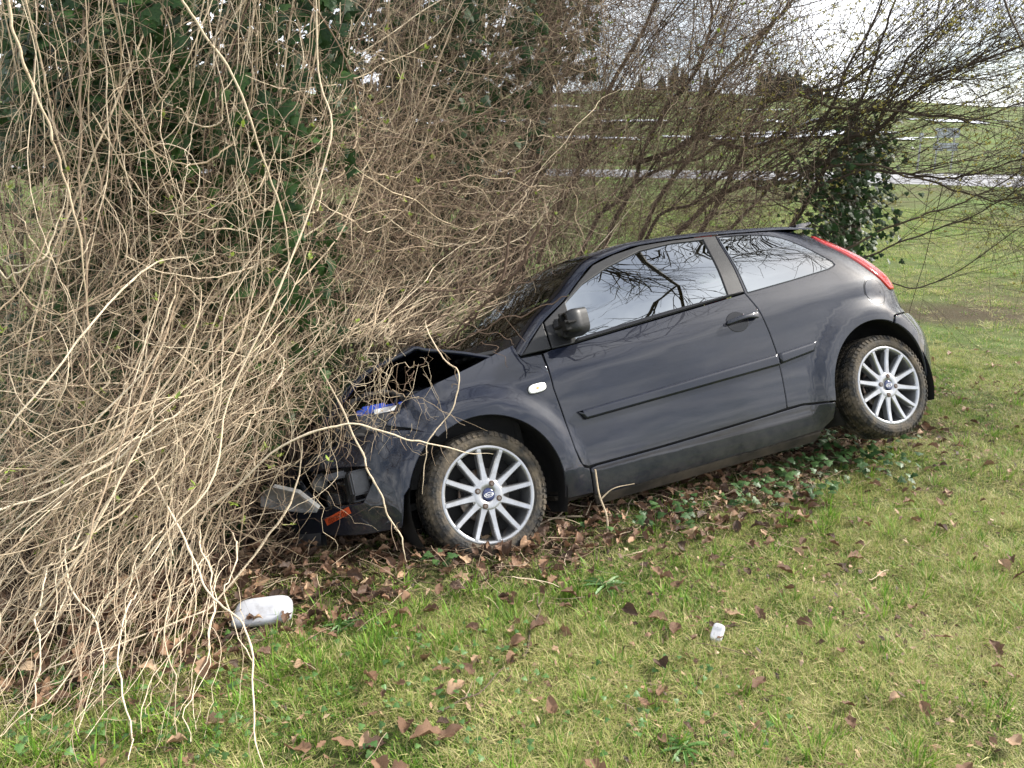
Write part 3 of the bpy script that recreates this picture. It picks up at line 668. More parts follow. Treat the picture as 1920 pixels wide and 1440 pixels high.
bump_text('dipracing', .038, ODARK, 'sticker_lettering', .0062, .0)

# ------------------------------------------------------------------ wheels
def wheel(loc, side, spin, steer=0., camber=0., drop=0.):
    Mw = Matrix.Translation(loc) @ Matrix.Rotation(steer, 4, 'Z') @ Matrix.Rotation(camber, 4, 'X') @ Matrix.Rotation(0 if side < 0 else math.pi, 4, 'Z') @ Matrix.Rotation(spin, 4, 'Y')
    w = bpy.data.objects.new('wheel', None); COL.objects.link(w); w.parent = car; w.matrix_local = Mw; w.empty_display_size = .1
    # tyre with siped tread blocks
    V, F = lathe([(.218, .012), (.226, -.004), (.236, -.011), (.252, -.014), (.270, -.011), (.284, -.002), (.2925, .014), (.2925, .178), (.284, .194), (.27, .203), (.24, .205), (.218, .19)], 96)
    parts = [(V, F)]
    nb = 64
    for row, (y0, y1) in enumerate(((-.002, .034), (.041, .072), (.079, .113), (.120, .151), (.158, .192))):
        for i in range(nb):
            a0 = (i+.5*(row % 2)+(.12 if row in (1, 3) else 0))*2*np.pi/nb; da = 2*np.pi/nb*.36; sk = .03*(1 if row < 2 else -1 if row > 2 else .4)
            c = []
            for r in (.288, .2990):
                sh = .0035 if r > .29 else 0
                for yy, s_ in ((y0+sh, -1), (y1-sh, 1)):
                    rr = r-(.010 if (row == 0 and s_ < 0) or (row == 4 and s_ > 0) else 0)
                    for e in (-1, 1):
                        a = a0+e*da+s_*sk; c.append((rr*math.cos(a), yy, rr*math.sin(a)))
            parts.append((np.array(c), [(4, 5, 7, 6), (0, 1, 5, 4), (2, 6, 7, 3), (0, 4, 6, 2), (1, 3, 7, 5)]))
    # shoulder lugs that show on the sidewall
    for i in range(nb):
        a0 = (i+.25)*2*np.pi/nb; da = 2*np.pi/nb*.28; c = []
        for r, yy, l in ((.270, -.009, 0), (.291, .006, 0), (.270, -.016, 1), (.291, -.002, 1)):
            for e in (-1, 1): c.append((r*math.cos(a0+e*da), yy, r*math.sin(a0+e*da)))
        parts.append((np.array(c), [(4, 6, 7, 5), (0, 2, 6, 4), (1, 5, 7, 3), (2, 3, 7, 6), (0, 4, 5, 1)]))
    V, F = merge(parts); ty = mk('tyre', V, F, TYRE, w, smooth=False)
    V, F = lathe([(.2200, .010), (.2275, .002), (.2278, -.003), (.2245, -.006), (.214, -.0055), (.2085, -.001), (.206, .012), (.203, .030), (.200, .06), (.196, .11), (.200, .16), (.216, .19)], 96)
    rim = mk('rim', V, F, SILVER, w)
    sp = []
    for i in range(12):
        a = i*math.pi/6; ca, sa = math.cos(a), math.sin(a)
        rows = [(.050, .0225, .004), (.075, .0165, .0045), (.10, .0138, .004), (.15, .0122, .0015), (.190, .0118, -.0035), (.2045, .0118, -.0062), (.2135, .0112, -.0066)]
        Vp = []
        for r, hw, y in rows:
            dp = .034 if r < .2 else .012
            for t, yy in ((-hw-.004, y+dp), (-hw-.001, y+.006), (-hw+.003, y), (hw-.003, y), (hw+.001, y+.006), (hw+.004, y+dp)):
                Vp.append((r*ca-t*sa, yy, r*sa+t*ca))
        m = 6; sp.append((np.array(Vp), [(k*m+j, k*m+j+1, k*m+m+j+1, k*m+m+j) for k in range(len(rows)-1) for j in range(m-1)]))
    V, F = merge(sp); so = mk('spokes', V, F, SILVER, rim, smooth=False)
    V, F = lathe([(.029, .008), (.031, .002), (.060, .0025), (.074, .0055), (.082, .014), (.078, .045), (.05, .07)], 48); hub = mk('hub_face', V, F, SILVER, rim)
    for i in range(4):
        a = i*math.pi/2+R(-30)
        V, F = lathe([(.0140, .0040), (.0135, .0006), (.0, .0008)], 18); bo = mk('bolt_hole_disc', V+np.array([.054*math.cos(a), 0, .054*math.sin(a)]), F, BOLT_HOLE, w, smooth=False)  # flat disc in dark brown, the shade inside the bolt hole painted on
        V, F = lathe([(.0085, .0008), (.0080, -.0012), (.0045, -.0014), (.004, .0002), (.0, .0002)], 6); mk('bolt_head', V+np.array([.054*math.cos(a), 0, .054*math.sin(a)]), F, STEEL, bo, smooth=False)
    V, F = lathe([(.0, -.0030), (.022, -.0025), (.0285, .0), (.030, .006)], 32); cap = mk('centre_cap', V, F, BLUE, w)
    # oval badge with script
    t = np.linspace(0, 2*np.pi, 33)[:-1]; sc = .023
    inv = Matrix.Rotation(-spin, 3, 'Y')
    def badge(V): return [tuple(inv @ Vector(v)) for v in V]
    V = badge([(r*sc*math.cos(a), -.0040, r*sc*.46*math.sin(a)) for r in (1., .88) for a in t]); n = 32
    mk('badge_oval', V, [(i, (i+1) % n, n+(i+1) % n, n+i) for i in range(n)], CLEAR, cap)
    fc_ = bpy.data.curves.new('badge_script', 'FONT'); fc_.body = 'Ford'; fc_.size = .017; fc_.align_x = 'CENTER'; fc_.align_y = 'CENTER'; fc_.shear = .4
    to = bpy.data.objects.new('t', fc_); COL.objects.link(to); me = bpy.data.meshes.new_from_object(to.evaluated_get(bpy.context.evaluated_depsgraph_get())); bpy.data.objects.remove(to)
    for v in me.vertices: v.co = inv @ Vector((v.co.x*1.15, -.0042, v.co.y))
    me.materials.clear(); me.materials.append(CLEAR); link('badge_script', me, cap)
    V, F = lathe([(.0, .066), (.07, .064), (.125, .062), (.125, .082), (.05, .084)], 40); mk('brake_disc', V, F, STEEL, w)
    bm = bmesh.new(); add_box(bm, (.09*math.cos(2.6-spin*0), .07, .09*math.sin(2.6)), (.07, .06, .10)); bm_obj('brake_caliper', bm, DARK, w, False, .01)
    V, F = lathe([(.20, .10), (.05, .10), (.05, .09), (.19, .09)], 40); mk('backing_plate', V, F, DARK, w)
    return w
wheel((0, -.81, 0), -1, 0., .04); wheel((0, .81, 0), 1, .2, .04)
wheel((2.486, -.81, .014), -1, R(-14), 0, -.007); wheel((2.486, .81, .014), 1, .4)

# ------------------------------------------------------------------ wheel wells, floor
for cx, cz, r in (FA, RA):
    for s in (-1, 1):
        a = np.linspace(R(-25), R(205), 30); ys = np.array([.70, .60, .48]); ring_r = np.array([r+.004, r+.03, r+.035])
        V = np.concatenate([[(cx+rr*math.cos(t), s*(float(halfwidth(np.array([cx]), np.array([cz+.3]))[0])-.035 if i == 0 else y), cz+rr*math.sin(t)) for t in a] for i, (y, rr) in enumerate([(0, r+.012), (.70, r+.03), (.55, r+.03)])])
        F = [(i*30+j, i*30+j+1, (i+1)*30+j+1, (i+1)*30+j) for i in range(2) for j in range(29)]+[tuple(60+j for j in range(30))]
        mk('wheel_arch_liner', V, F, DARK, car)
bm = bmesh.new(); add_box(bm, (1.25, 0, -.115), (1.75, 1.36, .06)); add_box(bm, (2.60, 0, .02), (.75, 1.1, .08)); add_box(bm, (2.35, 0, -.03), (.10, 1.2, .09))
fl = bm_obj('floor_pan', bm, UNDER, car, False, .02)
for s in (-1, 1):
    bm = bmesh.new(); add_box(bm, (2.25, s*.52, -.03), (.50, .07, .08), Matrix.Rotation(.1, 3, 'Y')); bm_obj('trailing_arm', bm, UNDER, car, False, .012)
V, F, _ = tubes(catmull([(.2, .25, -.16), (1.4, .2, -.17), (2.0, .28, -.13), (2.6, .4, -.10), (3.0, .42, -.10)], 24)[None], np.full((1, 24), .03), 10); mk('exhaust_pipe', V, F, UNDER, car)

# ------------------------------------------------------------------ cabin
def seat(y):
    def pad(pts, half, th):
        bm = bmesh.new(); vs = []
        for (x, z), h in zip(pts, half):
            vs.append([bm.verts.new((x, y+s*h, z)) for s in (-1, -.7, 0, .7, 1)])
        for v in vs:
            v[1].co.x -= 0; v[2].co.z -= .015
        for a, b in zip(vs, vs[1:]):
            for i in range(4): bm.faces.new((a[i], a[i+1], b[i+1], b[i]))
        return bm
    o = bpy.data.objects.new('seat', None); COL.objects.link(o); o.parent = car
    for nm, pts, half, th in (('seat_cushion', [(.82, .08), (.86, .14), (1.0, .15), (1.2, .11), (1.30, .10)], [.20, .24, .25, .24, .20], .12), ('seat_back', [(1.28, .10), (1.33, .30), (1.40, .50), (1.46, .66), (1.48, .70)], [.20, .24, .25, .20, .14], .11), ('headrest', [(1.465, .715), (1.475, .76), (1.49, .84), (1.50, .87)], [.10, .13, .13, .09], .09)):
        b = pad(pts, half, th); s = bm_obj(nm, b, SEATM, o, True); mdf = s.modifiers.new('t', 'SOLIDIFY'); mdf.thickness = th; mdf.offset = 0
        sb = s.modifiers.new('s', 'SUBSURF'); sb.levels = sb.render_levels = 1
for y in (-.36, .36): seat(y)
bm = bmesh.new(); add_box(bm, (.52, 0, .46), (.42, 1.34, .30)); add_box(bm, (.80, 0, .15), (.6, .24, .25)); bm_obj('dashboard', bm, TRIM, car, False, .06, 3)
bm = bmesh.new(); add_box(bm, (2.05, 0, .20), (.45, 1.22, .16)); add_box(bm, (2.28, 0, .42), (.12, 1.2, .5), Matrix.Rotation(.2, 3, 'Y')); bm_obj('rear_bench', bm, SEATM, car, False, .04, 3)
V, F = lathe([(.185+.014*math.cos(t), .014*math.sin(t)) for t in np.linspace(0, 2*np.pi, 11)[:-1]], 40, True)
Rm = np.array((Matrix.Rotation(R(-65), 3, 'Y') @ Matrix.Rotation(R(90), 3, 'X')).to_3x3()); V = V @ Rm.T+np.array([.80, -.36, .50]); stw = mk('steering_wheel', V, F, TRIM, car)
bm = bmesh.new(); add_box(bm, (.79, -.36, .50), (.04, .34, .05), Matrix.Rotation(R(25), 3, 'Y')); add_box(bm, (.72, -.36, .47), (.16, .06, .06)); bm_obj('wheel_hub', bm, TRIM, stw, False, .01)
# ================================================================== ground
_ph = rng.uniform(0, 6.28, (14, 2)); _dr = rng.uniform(0, 6.28, 14)
def wob(x, y, f, n=7, s=0):
    """smooth noise, about -1..1"""
    v = 0
    for i in range(n):
        k = f*(1+.55*i); a = _dr[(i+s) % 14]+1.3*s
        v = v+np.sin(k*(x*math.cos(a)+y*math.sin(a))+_ph[(i+s) % 14, 0]+1.7*np.sin(.6*k*(-x*math.sin(a)+y*math.cos(a))+_ph[(i+s) % 14, 1]))/(1+.35*i)
    return v/3.2
FWH = car2w(np.array([0, -.81, 0])); AX = CW3[:2, 0]/np.linalg.norm(CW3[:2, 0]); NX = np.array([-AX[1], AX[0]])
def along(x, y): return (x-FWH[0])*AX[0]+(y-FWH[1])*AX[1], (x-FWH[0])*NX[0]+(y-FWH[1])*NX[1]
FARY = [-50, 0, 6, 9, 15, 22, 30, 40, 55, 70, 100, 160, 230, 300, 420, 900]
FARZ = [0, 0, 0, .08, .55, 1.20, 2.00, 2.60, 3.30, 4.8, 9.2, 18.5, 29.0, 34, 36, 30]
def gz(x, y):
    x = np.asarray(x, float); y = np.asarray(y, float)
    d = np.hypot(x*.55, y)*np.sign(y+1e-9)
    d = np.where(y > 0, y, 0)
    far = pchip(FARY, FARZ, np.clip(d, -50, 900))
    far = far*(1-.16*sstep(40, 140, x)*sstep(60, 200, y)-.10*sstep(-20, -150, x)) + sstep(60, 200, y)*(1.2*wob(x, y, .03, s=3))
    a, s = along(x, y)
    ditch = -.60*sstep(.20, 1.25, s)*(1-.75*sstep(2.6, 4.6, s))*sstep(-4.0, -2.0, a)*(1-sstep(2.35, 3.7, a))
    bank = .05*np.exp(-((s-.05)/.35)**2)*sstep(.4, 1.2, a)*(1-sstep(2.6, 3.6, a))
    near = sstep(26, 12, np.hypot(x, y))
    return far+ditch+bank+near*(.018*wob(x, y, 2.2)+.008*wob(x, y, 7.5, s=2))
def gpt(px, py):
    """point of the terrain under a photo pixel"""
    d = ray(px, py); s = np.linspace(.5, 60, 6000) if py > 345 else np.linspace(10, 700, 6000)
    P = np.array([0, 0, CAM_H])+d*s[:, None]; h = P[:, 2]-gz(P[:, 0], P[:, 1]); i = np.argmax(h < 0)
    return P[i] if h.min() < 0 else P[-1]
# edge of the leaf litter under the hedge, on the ground
EDGE = np.array([gp(*p)[:2] for p in ((-700, 1420), (-250, 1345), (0, 1320), (250, 1270), (480, 1215), (640, 1150), (800, 1085), (1000, 1065), (1250, 1000), (1450, 955), (1570, 890), (1650, 815))])
EDGE = np.concatenate([EDGE, [[2.75, 5.0], [2.9, 6.2], [3.2, 7.6], [3, 10]]])
def litter(x, y):
    """1 under the hedge, 0 on open lawn"""
    P = np.stack([np.ravel(x), np.ravel(y)], 1); best = np.full(len(P), 1e9); sg = np.zeros(len(P))
    for a, b in zip(EDGE[:-1], EDGE[1:]):
        ab = b-a; t = np.clip(((P-a)@ab)/(ab@ab), 0, 1); q = P-(a+t[:, None]*ab); d = np.hypot(q[:, 0], q[:, 1])
        c = ab[0]*(P[:, 1]-a[1])-ab[1]*(P[:, 0]-a[0]); m = d < best; best = np.where(m, d, best); sg = np.where(m, np.sign(c), sg)
    return (sg*best).reshape(np.shape(x))
rr = np.concatenate([np.linspace(.4, 8, 150), 8*(1000/8)**(np.linspace(0, 1, 110)[1:])]); aa = np.linspace(0, 2*np.pi, 541)[:-1]
# finer where the camera looks
aa = np.sort(np.concatenate([np.linspace(R(40), R(140), 330), np.linspace(R(140), R(400), 130)[1:-1]]))
gxx = rr[:, None]*np.cos(aa); gyy = rr[:, None]*np.sin(aa); GZ = gz(gxx, gyy)
na, nr = len(aa), len(rr)
V = np.stack([gxx, gyy, GZ], -1).reshape(-1, 3)
i = np.arange(nr-1)[:, None]*na; j = np.arange(na)[None]; j2 = (j+1) % na
F = np.stack([i+j, i+na+j, i+na+j2, i+j2], -1).reshape(-1, 4)
V = np.concatenate([V, [[0, 0, float(gz(0., 0.))]]])
lit = sstep(-.10, .22, litter(V[:, 0], V[:, 1])+.14*wob(V[:, 0], V[:, 1], 3.1, s=4))*(1-sstep(3.4, 4.8, along(V[:, 0], V[:, 1])[1]))
soil2 = np.exp(-(((V[:, 0]-5.2)/1.6)**2+((V[:, 1]-9.6)/.75)**2)**2)
zone = np.clip(np.maximum(lit, .85*soil2), 0, 1)
def ground_mat():
    m = bpy.data.materials.new('lawn_ground'); m.use_nodes = True; t = m.node_tree; N, L = t.nodes, t.links; b = N['Principled BSDF']; b.inputs['Roughness'].default_value = .95; b.inputs['Specular IOR Level'].default_value = .15
    co = N.new('ShaderNodeTexCoord')
    def noise(sc, det=6, ro=.6):
        n = N.new('ShaderNodeTexNoise'); n.inputs['Scale'].default_value = sc; n.inputs['Detail'].default_value = det; n.inputs['Roughness'].default_value = ro; L.new(co.outputs['Object'], n.inputs['Vector']); return n.outputs['Fac']
    def rng_(s, a, b_): r = N.new('ShaderNodeMapRange'); r.inputs[1].default_value = a; r.inputs[2].default_value = b_; L.new(s, r.inputs[0]); return r.outputs[0]
    def mix(f, a, c):
        x = N.new('ShaderNodeMix'); x.data_type = 'RGBA'
        L.new(f, x.inputs[0])
        for s, v in ((6, a), (7, c)):
            if isinstance(v, tuple): x.inputs[s].default_value = (*v, 1)
            else: L.new(v, x.inputs[s])
        return x.outputs[2]
    g = mix(rng_(noise(26), .35, .68), (.060, .066, .022), (.11, .105, .042))
    g = mix(rng_(noise(5.5), .45, .72), g, (.10, .075, .042))
    g = mix(rng_(noise(.35, 4), .35, .65), g, mix(rng_(noise(60), .3, .7), (.075, .125, .026), (.115, .165, .042)))
    s = mix(rng_(noise(40), .3, .7), (.030, .021, .014), (.085, .055, .034))
    a = N.new('ShaderNodeAttribute'); a.attribute_name = 'tint'
    L.new(mix(a.outputs['Fac'], g, s), b.inputs['Base Color'])
    bu = N.new('ShaderNodeBump'); bu.inputs['Strength'].default_value = .8; bu.inputs['Distance'].default_value = .05; L.new(noise(45, 5, .7), bu.inputs['Height']); L.new(bu.outputs[0], b.inputs['Normal'])
    return m
ground = mk('ground', V, [F, np.stack([np.full(na, len(V)-1), np.arange(na), (np.arange(na)+1) % na], 1)], ground_mat(), tint=zone)
tag(ground, kind='structure')

# ------------------------------------------------------------------ road across the field, snow left on the slope, wood on the crest
ROADM = M('asphalt', (.20, .20, .21), (.25, .25, .255), scale=3, rough=.9); LINEM = M('road_line', (.75, .75, .73), rough=.8)
RD0, RDD = np.array([20., 30.]), np.array([-20., 9.])/np.hypot(20, 9); RDN = np.array([RDD[1], -RDD[0]])
def strip(name, w0, w1, mat, lift, parent=None, n=140):
    """a band of the road between two offsets from its axis, laid on the terrain"""
    V = []
    ws = [w0, (w0+w1)/2, w1] if parent else [w0-.9, w0, (w0+w1)/2, w1, w1+.9]; m = len(ws)
    for t in np.linspace(-45, 60, n):
        for w in ws: p = RD0+RDD*t+RDN*w; V.append((p[0], p[1], float(gz(p[0], p[1]))+(lift if abs(w) < 3.2 else -.12)))
    return mk(name, V, [(i*m+k, i*m+m+k, i*m+m+1+k, i*m+1+k) for i in range(n-1) for k in range(m-1)], mat, parent)
road = tag(strip('road', -3.1, 3.1, ROADM, .10), kind='structure')
strip('centre_line', -.06, .06, LINEM, .115, road)
SNOW = M('old_snow', (.62, .64, .68), (.52, .55, .60), scale=2, rough=.7)
sxs = np.arange(-30, 130, .9); sys_ = np.concatenate([np.arange(70, 150, 1.6), np.arange(150, 235, 2.6)])
sxg, syg = np.meshgrid(sxs, sys_); band = .55*np.exp(-((syg-88)/8)**2)+.75*np.exp(-((syg-112)/6.)**2)+.55*np.exp(-((syg-150)/10)**2)+.42*np.exp(-((syg-195)/16)**2)
msk = (.62*wob(sxg*.6, syg*1.2, .13, s=5)+.35*wob(sxg, syg*1.6, .45, s=1)+1.05*band) > .78
V, F, idm = [], [], {}
for i in range(len(sys_)-1):
    for j in range(len(sxs)-1):
        if msk[i, j]:
            q = []
            for a, b in ((i, j), (i, j+1), (i+1, j+1), (i+1, j)):
                if (a, b) not in idm:
                    idm[(a, b)] = len(V); x = sxs[b]+.3*math.sin(a*7.1+b*3.3); y = sys_[a]+.5*math.sin(a*2.7+b*5.9); V.append((x, y, float(gz(x, y))+.14))
                q.append(idm[(a, b)])
            F.append(tuple(q))
snow = tag(mk('snow_patches', V, F, SNOW), 'thin patches of old snow on the far slope', 'snow', kind='stuff')
# distant conifers, one mass on the crest
FIR = M('far_fir', (.018, .030, .022), (.030, .045, .034), scale=.6, rough=.95)
parts = []
for k in range(80):
    px = random.uniform(1425, 1562) if k < 72 else random.uniform(1200, 1330); Y = random.uniform(228, 262); p = at(px, 160, Y); h = random.uniform(4.0, 6.5)*(1.2 if px < 1500 else .8); x, y = p[0], Y; z = float(gz(x, y))-.5
    for lv in range(6):
        zz0 = z+h*(.05+.16*lv); r = h*.34*(1-lv/7.5)*random.uniform(.8, 1.2); n = 7; a0 = random.random()*6
        c = [(x+r*math.cos(a0+i*6.283/n)*random.uniform(.75, 1.2), y+r*math.sin(a0+i*6.283/n), zz0+random.uniform(-.3, .2)) for i in range(n)]+[(x+random.uniform(-.1, .1), y, zz0+h*.30)]
        parts.append((np.array(c), [(i, (i+1) % n, n) for i in range(n)]))
V, F = merge(parts); tag(mk('far_wood', V, F, FIR, smooth=False), 'dark conifer wood on the crest of the far slope', 'wood', kind='stuff')
# back of a road sign on two posts, and a marker post, beyond the road
SIGNM = M('sign_back', (.42, .45, .48), (.36, .38, .42), scale=4, rough=.5, metal=.2); POSTM = M('grey_post', (.40, .40, .40), rough=.6, metal=.3)
def place(px, Y): x = at(px, 300, Y)[0]; return x, Y, float(gz(x, Y))
sgx, sgy, sgz = place(1770, 44); sg = empty('road_sign', Matrix.Translation((sgx, sgy, sgz)), 'grey back of a rectangular sign on posts beyond the road', 'sign')
for zc in (1.95, 1.22):
    bm = bmesh.new(); add_box(bm, (0, 0, zc), (1.35, .04, .50 if zc > 1.5 else .42)); bm_obj('sign_plate', bm, SIGNM, sg, False, .01)
    bm = bmesh.new(); add_box(bm, (0, -.035, zc+.1), (1.30, .03, .05)); add_box(bm, (0, -.035, zc-.1), (1.30, .03, .05)); bm_obj('sign_rail', bm, POSTM, sg)
for s in (-.45, .45):
    V, F, _ = tubes(np.array([[(s, .05, -.2), (s, .05, 1.0), (s, .05, 2.2)]]), np.full((1, 3), .04), 8); mk('post', V, F, POSTM, sg)
for px, Y, h, lab in ((1722, 43, 1.9, 'slim pale marker post left of the sign beyond the road'), (1917, 36, 1.1, 'white marker post at the right edge beside the road')):
    x, y, z = place(px, Y); mp = empty('marker_post', Matrix.Translation((x, y, z)), lab, 'post')
    bm = bmesh.new(); add_box(bm, (0, 0, h*.45), (.09, .08, h*.9)); bm_obj('post', bm, POSTM, mp, False, .02)
    bm = bmesh.new(); add_box(bm, (0, -.0, h*.9+.06), (.22, .06, .30)); bm_obj('post_cap', bm, SIGNM, mp, False, .02)

# ------------------------------------------------------------------ scattering by geometry nodes (for what nobody could count)
def scatter(name, pts, rot, scl, idx, variants):
    col = bpy.data.collections.new(name+'_kinds')
    for v in variants: col.objects.link(v)
    me = bpy.data.meshes.new(name); n = len(pts); me.vertices.add(n); me.vertices.foreach_set('co', np.asarray(pts, np.float32).ravel())
    a = me.attributes.new('rot', 'FLOAT_VECTOR', 'POINT'); a.data.foreach_set('vector', np.asarray(rot, np.float32).ravel())
    a = me.attributes.new('scl', 'FLOAT', 'POINT'); a.data.foreach_set('value', np.asarray(scl, np.float32))
    a = me.attributes.new('kind_index', 'INT', 'POINT'); a.data.foreach_set('value', np.asarray(idx, np.int32))
    o = link(name, me); ng = bpy.data.node_groups.new(name, 'GeometryNodeTree')
    ng.interface.new_socket('Geometry', in_out='INPUT', socket_type='NodeSocketGeometry'); ng.interface.new_socket('Geometry', in_out='OUTPUT', socket_type='NodeSocketGeometry')
    N, L = ng.nodes, ng.links; gi, go = N.new('NodeGroupInput'), N.new('NodeGroupOutput'); io = N.new('GeometryNodeInstanceOnPoints'); ci = N.new('GeometryNodeCollectionInfo')
    ci.inputs[0].default_value = col; ci.inputs[1].default_value = True; ci.inputs[2].default_value = True
    def na_(nm, ty): q = N.new('GeometryNodeInputNamedAttribute'); q.data_type = ty; q.inputs[0].default_value = nm; return q.outputs[0]
    L.new(gi.outputs[0], io.inputs['Points']); L.new(ci.outputs[0], io.inputs['Instance']); io.inputs['Pick Instance'].default_value = True
    L.new(na_('kind_index', 'INT'), io.inputs['Instance Index']); L.new(na_('rot', 'FLOAT_VECTOR'), io.inputs['Rotation']); L.new(na_('scl', 'FLOAT'), io.inputs['Scale'])
    L.new(io.outputs[0], go.inputs[0]); md = o.modifiers.new('scatter', 'NODES'); md.node_group = ng
    return o
def rand_mat(m, lo=.75, hi=1.25):
    """vary a material's brightness from one scattered piece to the next"""
    t = m.node_tree; N, L = t.nodes, t.links
    oi = N.new('ShaderNodeObjectInfo'); mr = N.new('ShaderNodeMapRange'); mr.inputs[3].default_value = lo; mr.inputs[4].default_value = hi; L.new(oi.outputs['Random'], mr.inputs[0])
    for n in list(N):
        for s in n.inputs:
            if n.type in ('BSDF_PRINCIPLED', 'BSDF_TRANSLUCENT') and s.name in ('Base Color', 'Color') and s.links:
                src = s.links[0].from_socket; x = N.new('ShaderNodeMix'); x.data_type = 'RGBA'; x.blend_type = 'MULTIPLY'; x.inputs[0].default_value = 1
                L.new(src, x.inputs[6]); L.new(mr.outputs[0], x.inputs[7]); L.new(x.outputs[2], s)
    return m
GRASSM = rand_mat(M('grass_blade', (1, 1, 1), rough=.55, spec=.3, trsl=.3, tint=[(.040, .11, .012), (.090, .205, .020), (.165, .29, .034), (.26, .34, .070), (.38, .35, .145), (.50, .44, .225)]))
def tuft(name, n, h0, h1, spread, wid, dry, lie=.5, green=(.0, .5)):
    P, T, W = [], [], []
    for _ in range(n):
        a = random.uniform(0, 6.283); r = spread*math.sqrt(random.random()); b = np.array([r*math.cos(a), r*math.sin(a), -.005]); h = random.uniform(h0, h1)
        d = a+random.uniform(-1.2, 1.2); isdry = random.random() < dry
        ln = random.uniform(.15, lie)*(1.7 if isdry else 1); ln = min(ln, 1.35)
        dirv = np.array([math.cos(d), math.sin(d), 0]); ks = np.linspace(0, 1, 4)[:, None]
        p = b+dirv*h*ln*(ks**1.6)+np.array([0, 0, 1])*h*(ks*math.cos(min(ln, 1.3)*.9)-.15*ks**2*ln*2)
        p[:, 2] = np.maximum(p[:, 2], .003*np.arange(4)); side = np.array([-math.sin(d), math.cos(d), 0])*wid*random.uniform(.6, 1.3)
        w = np.array([1, .9, .6, .08])[:, None]
        P.append(np.stack([p-side*w, p+side*w], 1).reshape(-1, 3)); T.append(np.full(8, random.uniform(.62, 1) if isdry else random.uniform(*green)))
    V = np.concatenate(P); k = np.arange(n)[:, None, None]*8; s = np.array([[0, 1, 3, 2], [2, 3, 5, 4], [4, 5, 7, 6]])[None]
    return bpy.data.objects.new(name, raw(name, V, (k+s).reshape(-1, 4), GRASSM, tint=np.concatenate(T)))
TUFTS = [tuft('lawn_tuft', 20, .012, .034, .042, .0013, .24, .95, (.0, .55)) for _ in range(4)]+[tuft('dry_tuft', 26, .02, .055, .055, .0010, .82, 1.35, (.3, .62)) for _ in range(3)]+[tuft('lush_tuft', 20, .045, .10, .035, .0022, .06, .7, (.1, .55)) for _ in range(3)]
def frustum_pts(n, r0, r1, power=1.0, half=37):
    u = rng.uniform(0, 1, n); r = (r0**power+(r1**power-r0**power)*u)**(1/power); a = R(90)+rng.uniform(R(-half), R(half), n); return r*np.cos(a), r*np.sin(a)
def grass_set(n, r0, r1, sc, power=2):
    n = int(n*1.4); x, y = frustum_pts(n, r0, r1, power, 52); l = litter(x, y); dns = 1-sstep(-.22, .12, l+.12*wob(x, y, 3.1, s=4)); dns = np.maximum(dns, .20*(l < .5))
    dns *= .30+.70*sstep(-.65, .25, wob(x, y, 4.3, s=6)+.5*wob(x, y, 11, s=7))
    s2 = np.exp(-(((x-5.2)/1.6)**2+((y-9.6)/.75)**2)**2); dns *= 1-.85*s2
    keep = rng.uniform(0, 1, n) < dns; x, y, l = x[keep], y[keep], l[keep]; m = len(x)
    pt = np.stack([x, y, gz(x, y)], 1); dry = wob(x, y, 1.3, s=8)+.9*wob(x, y, 5, s=1)+rng.normal(0, .5, m); k = rng.integers(0, 4, m)
    k = np.where(dry > .50, 4+rng.integers(0, 3, m), k)
    lush = (rng.uniform(0, 1, m) < .012+.055*np.exp(-((l+.30)/.22)**2)*(x < .35))&(y < 6); k = np.where(lush, 7+rng.integers(0, 3, m), k)
    return pt, np.stack([rng.normal(0, .12, m), rng.normal(0, .12, m), rng.uniform(0, 6.28, m)], 1), sc*rng.uniform(.7, 1.35, m), k
gs = [grass_set(46000, 1.0, 4.6, 1.0), grass_set(38000, 4.6, 9, 1.1), grass_set(26000, 9, 24, 1.9)]
gr = scatter('lawn_grass', *[np.concatenate([g[i] for g in gs]) for i in range(4)], TUFTS)
tag(gr, 'short green and straw coloured lawn grass', 'grass', kind='stuff')
# ================================================================== vines, ivy trees, shrub
VINEM = M('dry_vine', (.92, .90, .86), (1.08, 1.05, 1.0), scale=30, rough=.75, spec=.25, bump=.3, bscale=140, tint=[(.085, .055, .043), (.19, .135, .10), (.40, .315, .225), (.58, .48, .355), (.70, .605, .47)])
TWIGM = M('grey_twig', (.9, .9, .9), (1.1, 1.08, 1.05), scale=25, rough=.8, spec=.25, bump=.3, bscale=120, tint=[(.038, .028, .022), (.080, .060, .044), (.15, .115, .080), (.23, .18, .125)])
BARK = M('dark_bark', (.045, .036, .028), (.11, .09, .07), scale=18, rough=.95, bump=.9, bscale=35)
IVYM = rand_mat(M('ivy_leaf', (.010, .030, .008), (.030, .066, .016), scale=9, rough=.52, spec=.25, coat=.03, coat_rough=.3, trsl=.12, tint=[(.6, .7, .7), (1, 1, 1), (1.5, 1.45, 1.2), (2.3, 2.1, 1.5)]), .7, 1.35)
BUDM = M('young_leaf', (.22, .33, .045), (.30, .36, .08), scale=40, rough=.5, trsl=.35)
BUD2 = M('opening_bud', (.30, .30, .07), (.42, .36, .13), scale=40, rough=.6, trsl=.3)
def Yc(px, py):
    top = np.interp(px, [-200, 0, 300, 500, 650, 800, 1000, 1250], [2.7, 2.75, 3.0, 3.2, 3.5, 4.5, 5.2, 6.0])
    bot = np.interp(px, [-200, 0, 300, 500, 650, 800, 1000, 1250], [2.15, 2.2, 2.45, 2.75, 2.95, 4.3, 5.2, 6.0])
    return top+(bot-top)*np.clip((py-300)/900, 0, 1)
